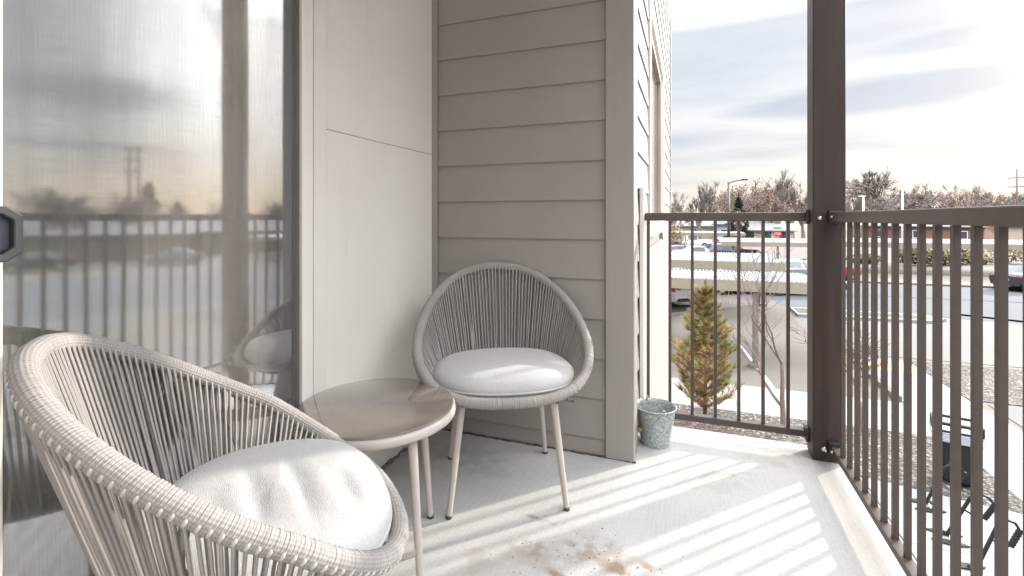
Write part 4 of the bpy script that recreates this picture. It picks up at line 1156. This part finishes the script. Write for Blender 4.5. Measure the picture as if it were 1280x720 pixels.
# ------------------------------------------------------------------ poles, signs, houses
lp = thing('street_lamp', 'tall dark lamp post with one arm above the parked cars', 'lamp post', (4.2,60.2,G))
b = MB(); b.tube([(0,0,0),(0,0,8.3)], [.17,.12], 8); b.build('pole', M['pole'], lp, smooth=True)
b = MB(); b.tube([(0,0,8.1),(.5,0,8.35),(1.5,0,8.5)], .06, 6); b.build('arm', M['pole'], lp, smooth=True)
b = MB(); b.box(1.3,2.0,-.16,.16,8.42,8.58); b.build('lamp_head', M['pole'], lp)
for (px, d, h, lab) in ((1079,62,6.9,'white light pole nearest the corner post'),(1128,64,8.5,'white light pole in front of the largest bare tree')):
    x, y = ray(px); t = thing('light_pole', lab, 'light pole', (x*d,y*d,G), 0, 'white light poles')
    b = MB(); b.tube([(0,0,0),(0,0,h)], [.14,.10], 8); b.build('pole', M['pole_white'], t, smooth=True); b = MB(); b.box(-.45,.2,-.18,.18,h,h+.14); b.build('lamp_head', M['pole_white'], t)
ss = thing('stop_sign', 'red stop sign with a green street name blade on top', 'sign', (8.35,55,G), R(10))
b = MB(); b.tube([(0,0,0),(0,0,3.1)], .035, 6); b.build('pole', M['rim'], ss)
b = MB(); oc = [(.37*math.cos(R(22.5+45*i)), .37*math.sin(R(22.5+45*i))) for i in range(8)]
bb = b.add([(x,-.06,2.55+y) for x,y in oc]+[(x,-.045,2.55+y) for x,y in oc]); b.face([bb+i for i in range(8)]); b.face([bb+8+i for i in reversed(range(8))])
for i in range(8): b.face([bb+i,bb+8+i,bb+8+(i+1)%8,bb+(i+1)%8])
so = b.build('octagon', M['sign_red'], ss)
cu = bpy.data.curves.new('stop_text', 'FONT'); cu.body = 'STOP'; cu.size = .25; cu.align_x = 'CENTER'; cu.align_y = 'CENTER'; cu.extrude = .002
to = bpy.data.objects.new('tmp_text', cu); COL.objects.link(to)
dg = bpy.context.evaluated_depsgraph_get(); me = bpy.data.meshes.new_from_object(to.evaluated_get(dg)); bpy.data.objects.remove(to)
lt = bpy.data.objects.new('lettering', me); COL.objects.link(lt); me.materials.clear(); me.materials.append(M['sign_white']); lt.parent = so; lt.location = (0,-.064,2.55); lt.rotation_euler = (R(90),0,0)
b = MB(); b.box(-.4,.4,-.012,.012,3.05,3.22); b.build('street_blade', M['sign_green'], ss)
up = thing('utility_pole', 'tall wooden utility pole with two crossarms above the right railing', 'pole', (ray(1271)[0]*95,ray(1271)[1]*95,G), R(-35))
b = MB(); b.tube([(0,0,0),(0,0,13.9)], [.22,.13], 8); b.build('pole', M['pole_wood'], up, smooth=True)
for z in (12.0, 10.2): b = MB(); b.box(-1.3,1.3,-.09,.09,z,z+.18); b.build('crossarm', M['pole_wood'], up)
def tower(x, y, h, lab):
    t = thing('utility_pole', lab, 'pole', (x,y,G), R(60), 'power poles mirrored in the glass'); b = MB(); b.tube([(0,0,0),(0,0,h)], [.3,.15], 8); b.build('pole', M['pole_wood'], t)
    for z in (.97,.86,.75): b = MB(); b.box(-1.1,1.1,-.08,.08,h*z,h*z+.16); b.build('crossarm', M['pole_wood'], t)
tower(74, 46, 14.3, 'power pole right of the frame, mirrored in the door glass')
tower(77.5, 49.4, 15.0, 'power pole right of the frame, mirrored in the door glass')

def house(label, loc, rz, w_, d_, h, rh, wall, name='house', group=None, wins=3):
    t = thing(name, label, 'house', loc, rz, group)
    b = MB(); b.box(-w_/2,w_/2,-d_/2,d_/2,0,h)
    bb = b.add([(-w_/2,-d_/2,h),(-w_/2,d_/2,h),(-w_/2,0,h+rh),(w_/2,-d_/2,h),(w_/2,d_/2,h),(w_/2,0,h+rh)]); b.face([bb,bb+1,bb+2]); b.face([bb+3,bb+5,bb+4])
    b.build('wall', wall, t)
    b = MB(); e = .5
    for s in (-1,1):
        b.hexa([(-w_/2-e,s*(d_/2+e),h-.25),(w_/2+e,s*(d_/2+e),h-.25),(w_/2+e,0,h+rh+.02),(-w_/2-e,0,h+rh+.02),(-w_/2-e,s*(d_/2+e),h-.1),(w_/2+e,s*(d_/2+e),h-.1),(w_/2+e,0,h+rh+.2),(-w_/2-e,0,h+rh+.2)])
    rf = b.build('roof', M['roof_grey'], t)
    b = MB(); b.box(w_*.2,w_*.2+.6,-.3,.3,h+rh-.4,h+rh+.9); b.build('chimney', M['brick_red'], rf)
    for i in range(wins):
        x = -w_/2+w_*(i+.5)/wins; b = MB(); b.box(x-.75,x+.75,-d_/2-.06,-d_/2-.003,1.0,2.2); wv = b.build('window', M['sign_white'], t)
        b = MB(); b.box(x-.66,x+.66,-d_/2-.075,-d_/2-.061,1.08,2.12); b.build('pane', M['house_window'], wv)
    return t
x, y = ray(933); house('pale blue house with a grey roof behind the third carport', (x*84,y*84,G), R(-10), 9, 8, 3.2, 1.3, M['blue_wall'])
x, y = ray(957); house('low tan house left of the stop sign', (x*76,y*76,G), R(-5), 7, 7, 2.4, .7, M['tan_wall'])
x, y = ray(1160); house('low red brick building beyond the long carport', (x*78,y*78,G), R(-35), 15, 9, 3.0, .9, M['brick_red'], 'brick_building')
x, y = ray(1262); house('pale house behind the far right carport', (x*82,y*82,G), R(-38), 12, 9, 3.0, 1.3, M['tan_wall'])
x, y = ray(872); house('tan house beyond the farthest carport', (x*92,y*92,G), R(0), 12, 9, 2.8, 1.0, M['tan_wall'])
# houses and cars along the street, outside the frame, for the door's reflection
for i, (a, d) in enumerate(((48,70),(60,64),(72,66),(84,68))):
    house('low house right of the frame, mirrored in the door glass', (d*math.sin(R(a)), d*math.cos(R(a)), G), R(-a), 15, 9, 2.7, 1.2, (M['dull_wall'], M['dull_wall'], M['roof_grey'], M['dull_wall'])[i], 'house', 'houses mirrored in the glass', 0)
for i, (a, d) in enumerate(((54,52),(64,51))):
    car('parked car right of the frame, mirrored in the door glass', 'sedan', (CP['grey'],CP['black'])[i], (d*math.sin(R(a)), d*math.cos(R(a))), a+95, 'cars mirrored in the glass')
